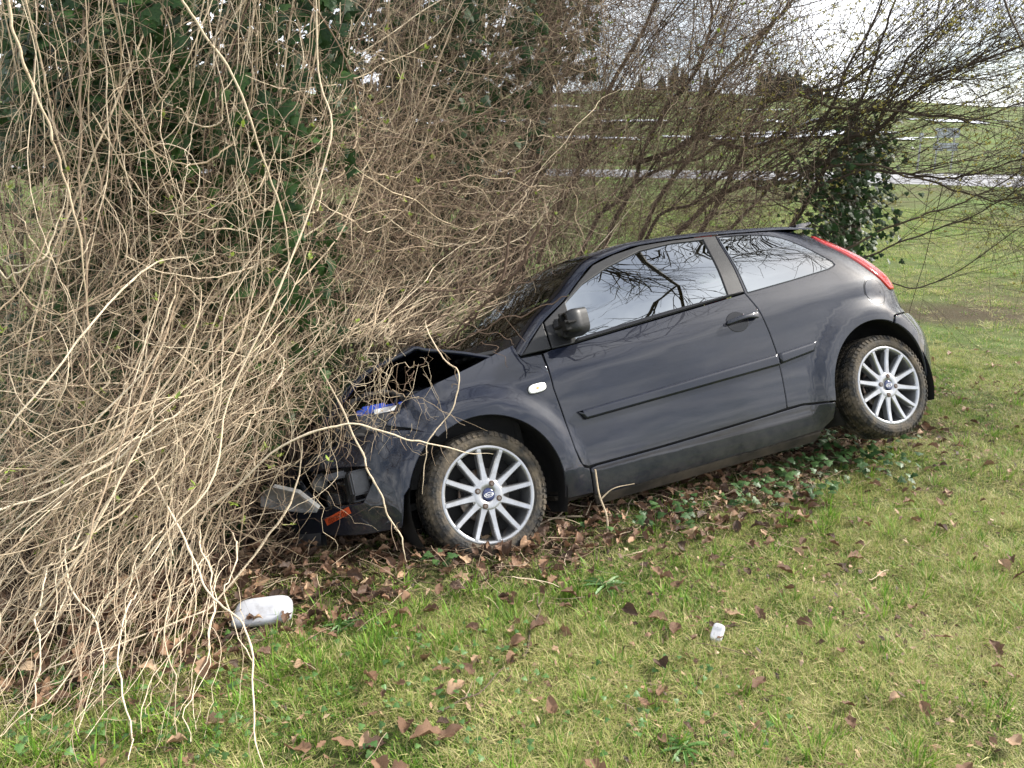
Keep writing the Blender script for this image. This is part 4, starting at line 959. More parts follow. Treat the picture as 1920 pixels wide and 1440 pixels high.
def atv(px, py, Y):
    px, py, Y = np.broadcast_arrays(np.asarray(px, float), np.asarray(py, float), np.asarray(Y, float))
    d = np.stack([(px-960)/FPX, F_[1]-U_[1]*(py-720)/FPX, F_[2]-U_[2]*(py-720)/FPX], -1)
    return np.array([0, 0, CAM_H])+d*(Y/d[..., 1])[..., None]
def in_car(P, m=.02):
    c = w2car(P); x, y, z = c[..., 0], np.abs(c[..., 1]), c[..., 2]
    top = np.interp(x, [-.75, -.5, -.2, .25, .35, .9, 1.4, 2.4, 2.8, 3.1], [.42, .62, .78, .68, .72, 1.08, 1.14, 1.10, .75, .4])
    return (x > -.84) & (x < 3.12) & (y < .86-.22*np.clip((z-.6)/.5, 0, 1)+m) & (z > -.25) & (z < top+m)
def hides_car(P):
    """points that would hang in front of the flank, windows or wheels seen in the photograph"""
    c = w2car(P); return (c[..., 0] > -.55) & (c[..., 0] < 3.2) & (c[..., 1] < -.55) & (c[..., 2] < np.where(c[..., 0] < .05, .80, 1.15))
def jitter(P, amp, wl):
    n, k, _ = P.shape; t = np.linspace(0, 1, k)[None, :, None]
    o = 0
    for f in (1, 2.3, 4.7): o = o+rng.normal(0, 1, (n, 1, 3))*np.sin(2*np.pi*(f*wl*t+rng.uniform(0, 1, (n, 1, 3))))/f
    return P+amp*o+rng.normal(0, 1, (n, k, 3))*(.10*amp)
def bez(A, B, C, D, k):
    t = np.linspace(0, 1, k)[None, :, None]; return (1-t)**3*A[:, None]+3*t*(1-t)**2*B[:, None]+3*t*t*(1-t)*C[:, None]+t**3*D[:, None]
def floor_clip(P, lift=.01):
    g = gz(P[..., 0], P[..., 1])+lift; P = P.copy(); P[..., 2] = np.maximum(P[..., 2], g); return P
def cut(P, rad):
    """collapse the rest of a strand once it would enter the car or hang before its flank"""
    bad = in_car(P) | hides_car(P); first = np.where(bad.any(1), bad.argmax(1), P.shape[1]); k = np.arange(P.shape[1])[None]
    last = np.maximum(first-1, 0); idx = np.minimum(k, last[:, None]); P2 = np.take_along_axis(P, idx[..., None], 1); r2 = np.where(k >= first[:, None], 0.0001, np.broadcast_to(rad, P.shape[:2]))
    keep = first > 4; return P2[keep], r2[keep], keep
SETS = []
def strands(n, start, end, c1, c2, k, r, amp, wl, tint, taper=.35, both=False):
    P = jitter(bez(start, c1, c2, end, k), amp, wl); P = floor_clip(P, .012+rng.uniform(0, .05, (n, 1)))
    pr = np.linspace(1, taper, k); pr = pr*np.minimum(1, .25+np.linspace(0, 4, k)) if both else pr
    rad = r[:, None]*pr[None]; nodes = 1+.22*(rng.uniform(0, 1, (n, k)) < .14); P, rad, kp = cut(P, rad*nodes); SETS.append((P, rad, tint[kp])); return P
def pixn(lo, hi, n): return rng.uniform(lo, hi, n)
def rr_(n, a, b): return a*(b/a)**rng.uniform(0, 1, n)**2.0
# a) strands hanging from above
def col_(*v): return np.stack(np.broadcast_arrays(*v), 1)
n = 260; px = np.concatenate([pixn(-180, 620, 170), pixn(560, 1150, 90)]); Y = Yc(px, 0)+rng.uniform(-.15, .8, n); S = atv(px, pixn(-260, -60, n), Y)
ex = px+rng.normal(-30, 130, n); ey = np.where(px < 560, pixn(380, 1120, n), pixn(250, 640, n)); E = atv(ex, ey, Yc(ex, ey)+rng.uniform(-.1, .7, n))
HANG = strands(n, S, E, S+(E-S)*.33+rng.normal(0, .17, (n, 3)), S+(E-S)*.7+rng.normal(0, .24, (n, 3)), 36, rr_(n, .0013, .0062), .013, 1.3, rng.beta(1.8, 1.3, n))
# b) loose sheaves sweeping from the tree tops on the right down to the lower left
n = 520; px = pixn(430, 1240, n); py = pixn(-160, 480, n)-.15*(px-700); Y = Yc(px, py)+rng.uniform(-.1, .9, n); S = atv(px, py, Y)
f = rng.uniform(0, 1, n); ex = px-(60+f*520)+rng.normal(0, 190, n); ey = py+130+f*480+rng.normal(0, 190, n); ey = np.minimum(ey, 1180); E = atv(ex, ey, Yc(ex, ey)+rng.uniform(-.15, .6, n))
sag = col_(0*f, 0*f, np.where(rng.uniform(0, 1, n) < .75, -.12-.5*f*rng.uniform(.1, 1, n), .15*f))
strands(n, S, E, S+(E-S)*.33+sag+rng.normal(0, .24, (n, 3)), S+(E-S)*.68+sag*.8+rng.normal(0, .24, (n, 3)), 34, rr_(n, .0010, .0048), .016, 1.4, np.where(px > 640, rng.beta(1.1, 2.2, n), rng.beta(1.6, 1.5, n)), both=True)
# c) bundles pouring over the corner of the car down to the ground on the left
n = 170; px = pixn(250, 700, n); py = 430+rng.uniform(0, 1, n)*470; S = atv(px, py, Yc(px, py)+rng.uniform(-.3, .25, n))
ex = np.minimum(pixn(-260, 400, n), px-120); ey = 900+rng.uniform(0, 1, n)**1.2*400+(200-ex)*.12; E = atv(ex, ey, Yc(ex, ey)+rng.uniform(-.18, .2, n))
sag = col_(0*px, 0*px, -rng.uniform(-.08, .34, n))
strands(n, S, E, S+(E-S)*.3+sag*.4+rng.normal(0, .16, (n, 3)), S+(E-S)*.72+sag+rng.normal(0, .18, (n, 3)), 32, rr_(n, .0012, .0056), .014, 1.3, rng.beta(3.4, 1.3, n), .5, both=True)
# d) loops and cross-runs in the tangle on the left
n = 430; px = pixn(-120, 620, n); py = 80+rng.uniform(0, 1, n)**.8*930; a = rng.normal(0, .75, n)+np.where(rng.uniform(0, 1, n) < .5, np.pi, 0); L_ = rng.uniform(100, 480, n); S = atv(px, py, Yc(px, py)+rng.uniform(-.15, .6, n))
ex = px+L_*np.cos(a); ey = py+L_*np.sin(a)*.8+40; E = atv(ex, ey, Yc(ex, ey)+rng.uniform(-.15, .6, n)); sag = col_(0*px, 0*px, -rng.uniform(-.10, .32, n))
strands(n, S, E, S+(E-S)*.3+sag+rng.normal(0, .09, (n, 3)), S+(E-S)*.7+sag+rng.normal(0, .09, (n, 3)), 28, rr_(n, .0009, .0042), .016, 1.5, rng.beta(1.4, 1.5, n), both=True)
# d2) pale loops in front: wide hanging bows
n = 30; px = pixn(-80, 760, n); py = pixn(60, 760, n); L_ = rng.uniform(160, 460, n)*np.sign(rng.normal(0, 1, n)); S = atv(px, py, Yc(px, py)-rng.uniform(0, .15, n)); ex = px+L_; ey = py+rng.normal(0, 70, n); E = atv(ex, ey, Yc(ex, ey)-rng.uniform(-.2, .15, n)); sag = col_(0*px, 0*px, -rng.uniform(.15, .55, n))
strands(n, S, E, S+(E-S)*.25+sag, S+(E-S)*.75+sag, 34, rr_(n, .0020, .0044), .020, 1.3, rng.beta(5, 1.3, n), .7, both=True)
# e) long pale stems and fans that reach the grass in the lower left
n = 170; px = pixn(-80, 440, n); py = pixn(820, 1080, n); S = atv(px, py, Yc(px, py)-.05); ex = px-rng.uniform(-90, 360, n); ey = py+rng.uniform(140, 460, n); E = np.array([gp(x, max(y, 1100), .02) for x, y in zip(ex, ey)])
strands(n, S, E, S+(E-S)*.3+np.array([0, 0, .05])+rng.normal(0, .04, (n, 3)), S+(E-S)*.7+rng.normal(0, .06, (n, 3)), 24, rr_(n, .0011, .0042), .016, 1.4, rng.beta(3.6, 1.3, n), .4, both=True)
# c2) strands draped over the bonnet
n = 300; px = pixn(640, 1080, n); py = pixn(250, 560, n); S = atv(px, py, rng.uniform(4.0, 5.4, n)); ex = px-rng.uniform(-160, 380, n)+rng.normal(0, 120, n); ey = py+rng.uniform(-140, 260, n)+rng.normal(0, 90, n); E = atv(ex, ey, np.interp(ex, [300, 560, 700, 900], [2.8, 3.0, 3.3, 4.0])+rng.uniform(-.1, .5, n)); sag = col_(0*px, 0*px, -rng.uniform(-.15, .12, n))
strands(n, S, E, S+(E-S)*.35+sag+rng.normal(0, .20, (n, 3)), S+(E-S)*.7+sag+rng.normal(0, .20, (n, 3)), 30, rr_(n, .0010, .0044), .026, 1.8, rng.beta(1.2, 1.9, n), both=True)
# g) fine twigs crossing everywhere in the tangle
n = 3300; px = pixn(-120, 1000, n); py = -60+rng.uniform(0, 1, n)**.7*1080; py = np.minimum(py, np.interp(px, [0, 560, 700, 1000], [1060, 960, 640, 560])); a = rng.uniform(0, 6.28, n); L_ = rng.uniform(50, 260, n); Y0 = Yc(px, py)+rng.uniform(-.2, .7, n); S = atv(px, py, Y0); E = atv(px+L_*np.cos(a), py+L_*np.sin(a)*.9+25, Y0+rng.normal(0, .15, n))
strands(n, S, E, S+(E-S)*.3+rng.normal(0, .07, (n, 3)), S+(E-S)*.7+rng.normal(0, .07, (n, 3)), 14, rr_(n, .0006, .0017), .016, 1.6, rng.beta(1.1, 2.4, n), both=True)
# h) strands lying over the bonnet edge and down past the nose
n = 130; px = pixn(690, 1010, n); py = 590-.22*(px-690)+rng.normal(0, 50, n); S = atv(px, py, np.interp(px, [690, 1010], [3.5, 4.4])+rng.uniform(-.1, .4, n)); mx_ = pixn(560, 690, n); my_ = 700-(mx_-600)*.5+rng.normal(0, 55, n); Mi = atv(mx_, my_, rng.uniform(2.85, 3.15, n)); ex = pixn(250, 560, n); ey = 860+rng.uniform(0, 1, n)*260; E = atv(ex, ey, Yc(ex, ey)+rng.uniform(-.1, .15, n))
strands(n, S, E, Mi+(S-Mi)*.35, Mi+(E-Mi)*.25, 30, rr_(n, .0008, .0040), .020, 1.6, rng.beta(2.2, 1.5, n), both=True)
# f) fine brown mesh over the middle, behind the car
n = 6200; px = np.concatenate([pixn(720, 1520, 4400), pixn(960, 1480, 1800)]); py = pixn(-80, 480, n); a = np.where(px > 1050, rng.normal(2.6, .8, n), rng.uniform(0, 6.28, n)); L_ = rng.uniform(60, 300, n); Y0 = Yc(px, py)+rng.uniform(-.2, 1.3, n); S = atv(px, py, Y0); E = atv(px+L_*np.cos(a), py+L_*np.sin(a), Y0+rng.normal(0, .25, n))
strands(n, S, E, S+(E-S)*.3+rng.normal(0, .12, (n, 3)), S+(E-S)*.7+rng.normal(0, .12, (n, 3)), 18, rr_(n, .0009, .0030), .03, 1.7, np.where(px > 950, rng.beta(1.0, 3.6, n), rng.beta(1.2, 2.2, n)), both=True)
# j) curls and bows: broken loops of thin stem
n = 520; px = pixn(-60, 760, n); py = pixn(60, 1020, n); py = np.minimum(py, np.interp(px, [0, 560, 760], [1020, 960, 620])); C0 = atv(px, py, Yc(px, py)-rng.uniform(-.35, .12, n)); k = 18; th = rng.uniform(0, 6.28, n)[:, None]+rng.uniform(1.6, 4.8, n)[:, None]*np.linspace(0, 1, k)[None]*np.sign(rng.normal(0, 1, n))[:, None]; rc = rng.uniform(.03, .19, n)[:, None]*(1+.5*np.linspace(0, 1, k)[None]); ax_ = rng.normal(0, .45, n)[:, None]
P = C0[:, None]+np.stack([rc*np.cos(th), rc*np.cos(th)*ax_+.3*rc*np.sin(th), rc*np.sin(th)], -1); P = floor_clip(jitter(P, .006, 1.5)); rad = rr_(n, .0008, .0030)[:, None]*np.linspace(1, .45, k)[None]; P, rad, kp = cut(P, rad); SETS.append((P, rad, rng.beta(2.2, 1.4, n)[kp]))
# i) thin twigs caught over the open bonnet, the nose and the foot of the windscreen
n = 120; px = pixn(585, 800, n); py = 690-(px-600)*.28+rng.normal(0, 60, n); Y0 = rng.uniform(2.8, 3.05, n); a = rng.normal(2.0, .8, n); L_ = rng.uniform(50, 190, n); S = atv(px, py, Y0); E = atv(px+L_*np.cos(a)*.8, py+L_*np.sin(a), Y0-rng.uniform(-.05, .12, n))
P = jitter(bez(S, S+(E-S)*.3+rng.normal(0, .04, (n, 3)), S+(E-S)*.7+rng.normal(0, .04, (n, 3)), E, 14), .014, 1.4); ok_ = ~in_car(P).any(1); SETS.append((P[ok_], (rr_(n, .0007, .0022)[:, None]*np.linspace(1, .5, 14)[None])[ok_], rng.beta(1.5, 1.5, n)[ok_]))
for pts, Yq, r_ in (([(840, 655), (880, 632), (930, 605), (985, 588), (1035, 566), (1060, 560)], 3.25, .0042), ([(800, 600), (860, 598), (905, 622), (950, 634), (962, 640)], 3.35, .0030), ([(760, 560), (850, 540), (930, 545), (1000, 520), (1075, 470)], 3.75, .0050), ([(905, 645), (930, 655), (945, 685)], 3.3, .0020), ([(850, 470), (900, 545), (950, 600), (985, 640)], 3.6, .0026), ([(960, 430), (940, 520), (880, 600), (820, 650)], 3.9, .0075), ([(1010, 420), (975, 500), (905, 575), (850, 640)], 4.0, .0100)):
    P = jitter(catmull([at(x, y, Yq) for x, y in pts], 22)[None], .010, 1.8); SETS.append((P, np.linspace(r_, r_*.55, 22)[None], np.array([.10])))
# side shoots: short curling twigs from random points of the long strands
allp = np.concatenate([p[:, 2:-2].reshape(-1, 3) for p, r, t in SETS]); ok = rng.integers(0, len(allp), 8500); B0 = allp[ok]
n = len(B0); d = rng.normal(0, 1, (n, 3)); d[:, 2] -= .3; d /= np.linalg.norm(d, axis=1)[:, None]; ln = rng.uniform(.03, .20, n)[:, None]; cu = rng.normal(0, .5, (n, 3))
P = bez(B0, B0+d*ln*.4, B0+d*ln*.75+cu*ln*.4, B0+d*ln+cu*ln*.9, 7); P = floor_clip(P); rad = np.linspace(1, .5, 7)[None]*rng.uniform(.0007, .0015, n)[:, None]
bad = (in_car(P) | hides_car(P)).any(1); P, rad = P[~bad], rad[~bad]
Vs, Fs, Ts, o = [], [], [], 0
for Pq, rq, tq in SETS:
    v, f, s = tubes(Pq, rq, 4); Vs.append(v); Fs.append(f+o); Ts.append(tq[s]); o += len(v)
v, f, s = tubes(P, rad, 3); Vs.append(v); Fs.append(f+o); Ts.append(rng.beta(1.6, 2.2, len(P))[s]); o += len(v)
vt = mk('vine_tangle', np.concatenate(Vs), np.concatenate(Fs), VINEM, tint=np.concatenate(Ts))
tag(vt, 'dense hanging tangle of dry tan climbing vines', 'vines', kind='stuff')
# bright green new leaves opening on the vines
def sprigs(base, size, mat, name, label=None):
    V, F, o = [], [], 0
    for b in base:
        for q in range(random.randint(3, 6)):
            a = random.uniform(0, 6.28); e = random.uniform(-.3, 1.2); d = np.array([math.cos(a)*math.cos(e), math.sin(a)*math.cos(e), math.sin(e)]); s = np.cross(d, [.3, .2, 1]); s /= np.linalg.norm(s); l = size*random.uniform(.5, 1.2)
            V += [b, b+d*l*.5+s*l*.24, b+d*l, b+d*l*.5-s*l*.24]; F += [(o, o+1, o+2), (o, o+2, o+3)]; o += 4
    return mk(name, V, F, mat, smooth=False)
mid = allp[(allp[:, 2] > .3)]; sp = sprigs(mid[rng.integers(0, len(mid), 620)], .030, BUDM, 'vine_leaves'); tag(sp, 'tiny bright green new leaves along the vines', 'leaves', kind='stuff')
# single stems that stand out
def stem(name, pts, Ys, r0, r1, tint, label, side=(), k=44, fork=5):
    Yq = np.interp(np.linspace(0, 1, len(pts)), np.linspace(0, 1, len(Ys)), Ys); W = np.array([at(x, y, Y) for (x, y), Y in zip(pts, Yq)]); P = jitter(catmull(W, k)[None], .007, 1.7); rad = (np.linspace(r0, r1, k)*np.minimum(1, .3+np.linspace(5, 0, k))*np.minimum(1, .3+np.linspace(0, 6, k)))[None]*(1+.3*(np.arange(k) % 9 == 4))[None]
    v, f, s = tubes(P, rad, 7); o = empty(name, Matrix.Translation(W[-1])) if False else None
    root = tag(mk(name, v, f, VINEM, tint=np.full(len(v), tint)), label, 'vine', 'vine stems that stand out from the tangle')
    Q = []
    for _ in range(fork):
        b = P[0, random.randint(5, k-5)]; d = np.random.default_rng(random.randint(0, 9999)).normal(0, 1, 3); d[1] -= .5; d /= np.linalg.norm(d); l = random.uniform(.04, .12); Q.append(catmull([b, b+d*l*.5, b+d*l+np.array([.02, 0, -.02])], 7))
    for q in Q:
        v, f, s = tubes(q[None], np.linspace(.0016, .0008, 7)[None], 4); mk('side_shoot', v, f, VINEM, root, tint=np.full(len(v), .35))
    return root
stem('vine_stem', [(215, 760), (262, 850), (310, 935), (354, 1019), (375, 1077), (400, 1127), (437, 1161), (467, 1198), (475, 1273), (475, 1357), (498, 1450)], [2.75, 2.5, 2.35, 2.2, 2.0, 1.72], .0040, .0024, .86, 'pale vine stem hanging down past the white mirror cover to the picture bottom')
stem('vine_stem', [(330, 1000), (420, 930), (520, 845), (600, 805), (654, 794), (712, 808), (769, 824), (806, 834), (872, 846), (925, 852)], [2.6, 2.72, 2.8, 2.8, 2.85], .0050, .0022, .90, 'straight pale vine reaching right across the bumper to the front wheel')
stem('vine_stem', [(600, 690), (654, 794), (676, 845), (690, 879), (712, 926), (731, 970), (751, 1008), (764, 1055)], [2.9, 2.78, 2.75, 2.72], .0040, .0026, .80, 'thin vine slanting down over the front bumper to the leaf litter')
stem('vine_stem', [(795, 600), (801, 624), (832, 671), (861, 695), (857, 733), (838, 779), (804, 824), (801, 860), (793, 926)], [3.3, 2.95, 2.85, 2.75], .0028, .0020, .78, 'thin knotted vine dangling in front of the front wing and tyre')
stem('vine_stem', [(5, -60), (20, 36), (40, 95), (55, 146), (87, 219), (98, 270), (120, 335), (139, 397), (157, 478), (162, 590)], [2.4, 2.45, 2.5], .0046, .0028, .62, 'thick jointed vine stem descending at the upper left corner')
stem('vine_stem', [(300, -60), (346, 0), (383, 55), (430, 128), (448, 182), (470, 237), (492, 292), (514, 339), (540, 430), (535, 560)], [2.6, 2.65, 2.75], .0044, .0026, .72, 'thick pale vine stem slanting down to the right before the ivy trunk')
stem('vine_stem', [(590, -60), (596, 40), (600, 150), (618, 230), (600, 330), (560, 450), (500, 600), (430, 760), (400, 900), (300, 1010), (150, 1190), (0, 1330)], [3.1, 3.0, 2.85, 2.5, 2.2, 2.0], .0034, .0028, .74, 'long pale vine curving from the top centre down to the lower left corner')

# ------------------------------------------------------------------ ivy
def leaf_tpl(lobes=True):
    pts = [(0, 0), (.16, -.10), (.42, -.04), (.50, .16), (.30, .34), (.36, .58), (.16, .66), (0, 1.0), (-.16, .66), (-.36, .58), (-.30, .34), (-.50, .16), (-.42, -.04), (-.16, -.10)]
    V = [(0, .36, .035)]+[(x, y-.0, -.10*abs(x)**1.2-.05*(y-.4)**2) for x, y in pts]; n = len(pts)
    return np.array(V), np.array([(0, 1+i, 1+(i+1) % n) for i in range(n)])
LV, LF = leaf_tpl()
def leaf_frames(P, out, droop=.6, spin=.7):
    n = len(P); z = out+rng.normal(0, .38, (n, 3)); z[:, 2] += .35; z /= np.linalg.norm(z, axis=1)[:, None]; y = np.tile([0., 0, -1.], (n, 1))*droop+rng.normal(0, spin*.6, (n, 3)); y -= (y*z).sum(1)[:, None]*z; y /= np.linalg.norm(y, axis=1)[:, None]; x = np.cross(y, z); return x, y, z
def leaves_mesh(name, P, out, size, mat, parent=None, **k):
    x, y, z = leaf_frames(P, out, **k); s = size[:, None, None]; V = P[:, None]+s*(LV[None, :, 0:1]*x[:, None]+LV[None, :, 1:2]*y[:, None]+LV[None, :, 2:3]*z[:, None]); n, m = len(P), len(LV)
    F = (np.arange(n)[:, None, None]*m+LF[None]).reshape(-1, 3); return mk(name, V.reshape(-1, 3), F, mat, parent, smooth=False, tint=np.repeat(np.clip(rng.normal(.36, .2, n), 0, 1), m))
LEAFMESH = [raw('leaf', LV*np.array([1, 1, q]), LF, IVYM, False, np.full(len(LV), t)) for q, t in ((1, .2), (-.6, .35), (1.6, .5), (.4, .62))]
def leaves_single(P, out, size, parent, **k):
    """the leaves that can be picked out singly: one object each, sharing mesh data"""
    x, y, z = leaf_frames(P, out, **k)
    inv = parent.matrix_world.inverted()
    for i in range(len(P)):
        o = bpy.data.objects.new('leaf', LEAFMESH[i % 4]); COL.objects.link(o); o.parent = parent
        m = np.eye(4); m[:3, 0] = x[i]*size[i]; m[:3, 1] = y[i]*size[i]; m[:3, 2] = z[i]*size[i]; m[:3, 3] = P[i]; o.matrix_basis = inv @ Matrix(m.tolist())
def trunk_tube(name, pts, r, parent, mat=BARK, k=26, sides=12):
    P = catmull(np.array(pts), k); rad = np.interp(np.linspace(0, 1, k), np.linspace(0, 1, len(r)), r)*(1+.08*np.sin(np.arange(k)*1.9)); v, f, s = tubes(P[None], rad[None], sides)
    if parent: v = (np.c_[v, np.ones(len(v))] @ np.array(parent.matrix_world.inverted()).T)[:, :3]
    return mk(name, v, f, mat, parent, tint=np.full(len(v), .5)), P
def around(P, rad, n, r0, r1, z0=-9, z1=99, face=True):
    """points scattered round a trunk line, mostly on the viewer's side"""
    i = rng.uniform(0, len(P)-1.01, n); j = i.astype(int); q = P[j]+(P[j+1]-P[j])*(i-j)[:, None]; a = rng.uniform(R(180)-R(20), R(360)+R(20), n) if face else rng.uniform(0, 6.28, n); d = np.stack([np.cos(a), np.sin(a), 0*a], 1); r = rng.uniform(0, 1, n)**.7*(r1-r0)+r0
    r = r*(1+.35*np.sin(q[:, 2]*5.1+a*3)); return q+d*r[:, None], d
def local(parent, o):
    o.parent = parent; o.matrix_parent_inverse = parent.matrix_world.inverted(); return o
def limb_grow(b, d, length, r, depth, out, bend=.25, up=.15):
    """recursive bare branching; fills out with (polyline, radii)"""
    k = 9; pts = [b]; p = b.copy(); dd = d.copy()
    for i in range(k-1):
        dd = dd+rng.normal(0, bend/3, 3)+np.array([0, 0, up/ k]); dd /= np.linalg.norm(dd); p = p+dd*length/(k-1); pts.append(p.copy())
    pts = np.array(pts); out.append((pts, np.linspace(r, r*.5, k)))
    if depth > 0:
        for i in range(random.randint(3, 5)):
            j = random.randint(2, k-1); t = pts[j]-pts[j-1]; t /= np.linalg.norm(t); s = rng.normal(0, 1, 3); s -= (s@t)*t; s /= np.linalg.norm(s); a = random.uniform(.4, .9)
            limb_grow(pts[j], t*math.cos(a)+s*math.sin(a), length*random.uniform(.45, .75), r*random.uniform(.4, .6), depth-1, out, bend, up)
def limbs_mesh(name, out, mat, parent, sides=5, tint=.3):
    P = np.array([p for p, r in out]); rd = np.array([r for p, r in out]); v, f, s = tubes(P, np.maximum(rd, .0012), sides); return local(parent, mk(name, v, f, mat, tint=np.full(len(v), tint)))
def ivy_tree(name, label, base, pts, rad, n_leaf, r0, r1, size, limbs=(), single=0, extra=None):
    t = empty(name, Matrix.Translation(base), label, 'tree')
    _, P = trunk_tube('trunk', pts, rad, t)
    Q, d = around(P, rad, n_leaf, r0, r1)
    if extra is not None: Q = np.concatenate([Q, extra]); d = np.concatenate([d, np.tile([0., -1, .2], (len(extra), 1))])
    bad = in_car(Q, .06) | hides_car(Q) | (Q[:, 2] < gz(Q[:, 0], Q[:, 1])); Q, d = Q[~bad], d[~bad]
    sz = size*rng.uniform(.6, 1.25, len(Q))
    if single:
        # nearest and largest first
        order = np.argsort((Q[:, 1]-r1)*1.0-sz*8+np.where(Q[:, 2] > 2.65, 5, 0)); a, b = order[:single], order[single:]
        leaves_single(Q[a], d[a], sz[a]*1.1, t); Q, d, sz = Q[b], d[b], sz[b]
    fo = local(t, leaves_mesh('ivy_foliage', Q, d, sz, IVYM)); fo['kind'] = 'stuff'
    for (b, dr, l, r, dep) in limbs:
        out = []; limb_grow(np.array(b), np.array(dr)/np.linalg.norm(dr), l, r, dep, out); limbs_mesh('limb', out, TWIGM, t, tint=.25)
    return t
def cloud(n, boxes):
    """leaf points filling boxes given as pixel ranges and depth ranges"""
    out = []
    for (x0, x1, y0, y1, a, b, w) in boxes:
        m = int(n*w); out.append(atv(rng.uniform(x0, x1, m), rng.uniform(y0, y1, m), rng.uniform(a, b, m)))
    return np.concatenate(out)
b1 = np.array([-1.75, 3.75, 0.]); b1[2] = gz(b1[0], b1[1])
ex1 = cloud(2100, [(0, 340, -80, 330, 3.0, 3.7, .66), (120, 560, 120, 560, 3.1, 3.8, .60), (240, 640, 420, 860, 3.2, 4.0, .38), (-60, 240, 560, 1000, 3.0, 3.7, .25), (420, 660, -80, 330, 3.4, 4.2, .32), (280, 560, -120, 220, 3.6, 4.4, .22), (300, 660, -120, 260, 4.2, 4.9, .22), (-40, 200, -120, 200, 3.8, 4.6, .10)])
ivy_tree('ivy_tree', 'large ivy covered trunk behind the vines at the left', b1, [b1, b1+[.02, .02, .9], b1+[-.03, .02, 1.9], b1+[.02, 0, 2.9], b1+[.1, .05, 4.2], b1+[.3, .0, 5.4]], [.24, .19, .17, .16, .14, .10], 1700, .16, .60, .066,
         limbs=[((-1.55, 3.75, 4.4), (1, .10, .35), 3.6, .07, 4), ((-1.5, 3.7, 4.9), (1, -.35, .35), 3.8, .07, 4), ((-1.6, 3.7, 5.1), (.7, .6, .5), 3.4, .06, 4), ((-1.6, 3.7, 3.6), (.2, -1, .6), 1.8, .04, 3)], single=300, extra=ex1)
b2 = at(745, 700, 5.35); b2[2] = gz(b2[0], b2[1]); tp2 = at(760, -60, 5.4)
ex2 = cloud(2300, [(610, 910, -60, 340, 4.6, 5.8, .62), (680, 830, 250, 640, 4.8, 5.7, .34), (830, 1020, -60, 280, 5.0, 5.9, .26), (540, 720, 380, 780, 4.4, 5.3, .26), (820, 960, 300, 560, 5.6, 6.1, .16)])
ivy_tree('ivy_tree', 'slender ivy wrapped trunk behind the car bonnet', b2, [b2, b2+(tp2-b2)*.3+[.06, 0, 0], b2+(tp2-b2)*.6, tp2, tp2+[.15, 0, 1.2], tp2+[.4, .1, 2.4]], [.12, .10, .09, .085, .07, .05], 1000, .06, .30, .070,
         limbs=[(tp2+[.2, 0, 1.6], (1, -.3, .4), 2.8, .045, 4), (tp2+[.3, 0, 2.0], (.8, .5, .5), 2.6, .04, 4)], extra=ex2)
b3 = at(905, 640, 6.1); b3[2] = gz(b3[0], b3[1]); tp3 = at(1055, -60, 6.0)
ex3 = cloud(800, [(960, 1120, -60, 150, 5.8, 6.5, .6), (870, 1000, 200, 520, 5.9, 6.5, .3)])
ivy_tree('ivy_tree', 'leaning trunk with a little ivy behind the windscreen', b3, [b3, b3+(tp3-b3)*.35, b3+(tp3-b3)*.7, tp3, tp3+[.5, 0, 1.6]], [.10, .085, .075, .07, .05], 330, .05, .20, .056,
         limbs=[(tp3+[.3, 0, 1.0], (1, -.5, .5), 2.6, .04, 4), (tp3+[.4, 0, 1.4], (1, -.35, .42), 4.6, .06, 4), (tp3+[.45, 0, 1.5], (1, -.05, .5), 4.2, .05, 4)], extra=ex3)
# dark thicket of stems and ivy in the depth behind the tangle
n = 900; px = pixn(-250, 1000, n); Y = np.interp(px, [-250, 600, 1000], [3.9, 4.9, 6.3])+rng.uniform(-.3, .9, n); S = atv(px, pixn(250, 760, n), Y); S[:, 2] = np.maximum(S[:, 2]*0+gz(S[:, 0], S[:, 1]), -.6); E = S+np.stack([rng.normal(.1, .35, n), rng.normal(0, .3, n), rng.uniform(.8, 2.6, n)], 1)
P = jitter(bez(S, S+(E-S)*.35+rng.normal(0, .1, (n, 3)), S+(E-S)*.7+rng.normal(0, .14, (n, 3)), E, 14), .03, 1.2); rad = rr_(n, .0025, .016)[:, None]*np.linspace(1, .45, 14)[None]; P, rad, kp = cut(P, rad); v, f, s = tubes(P, rad, 5)
th = tag(mk('thicket', v, f, TWIGM, tint=rng.uniform(0, .45, len(P))[s]), 'dark brown thicket of stems behind the vines', 'thicket', kind='stuff')

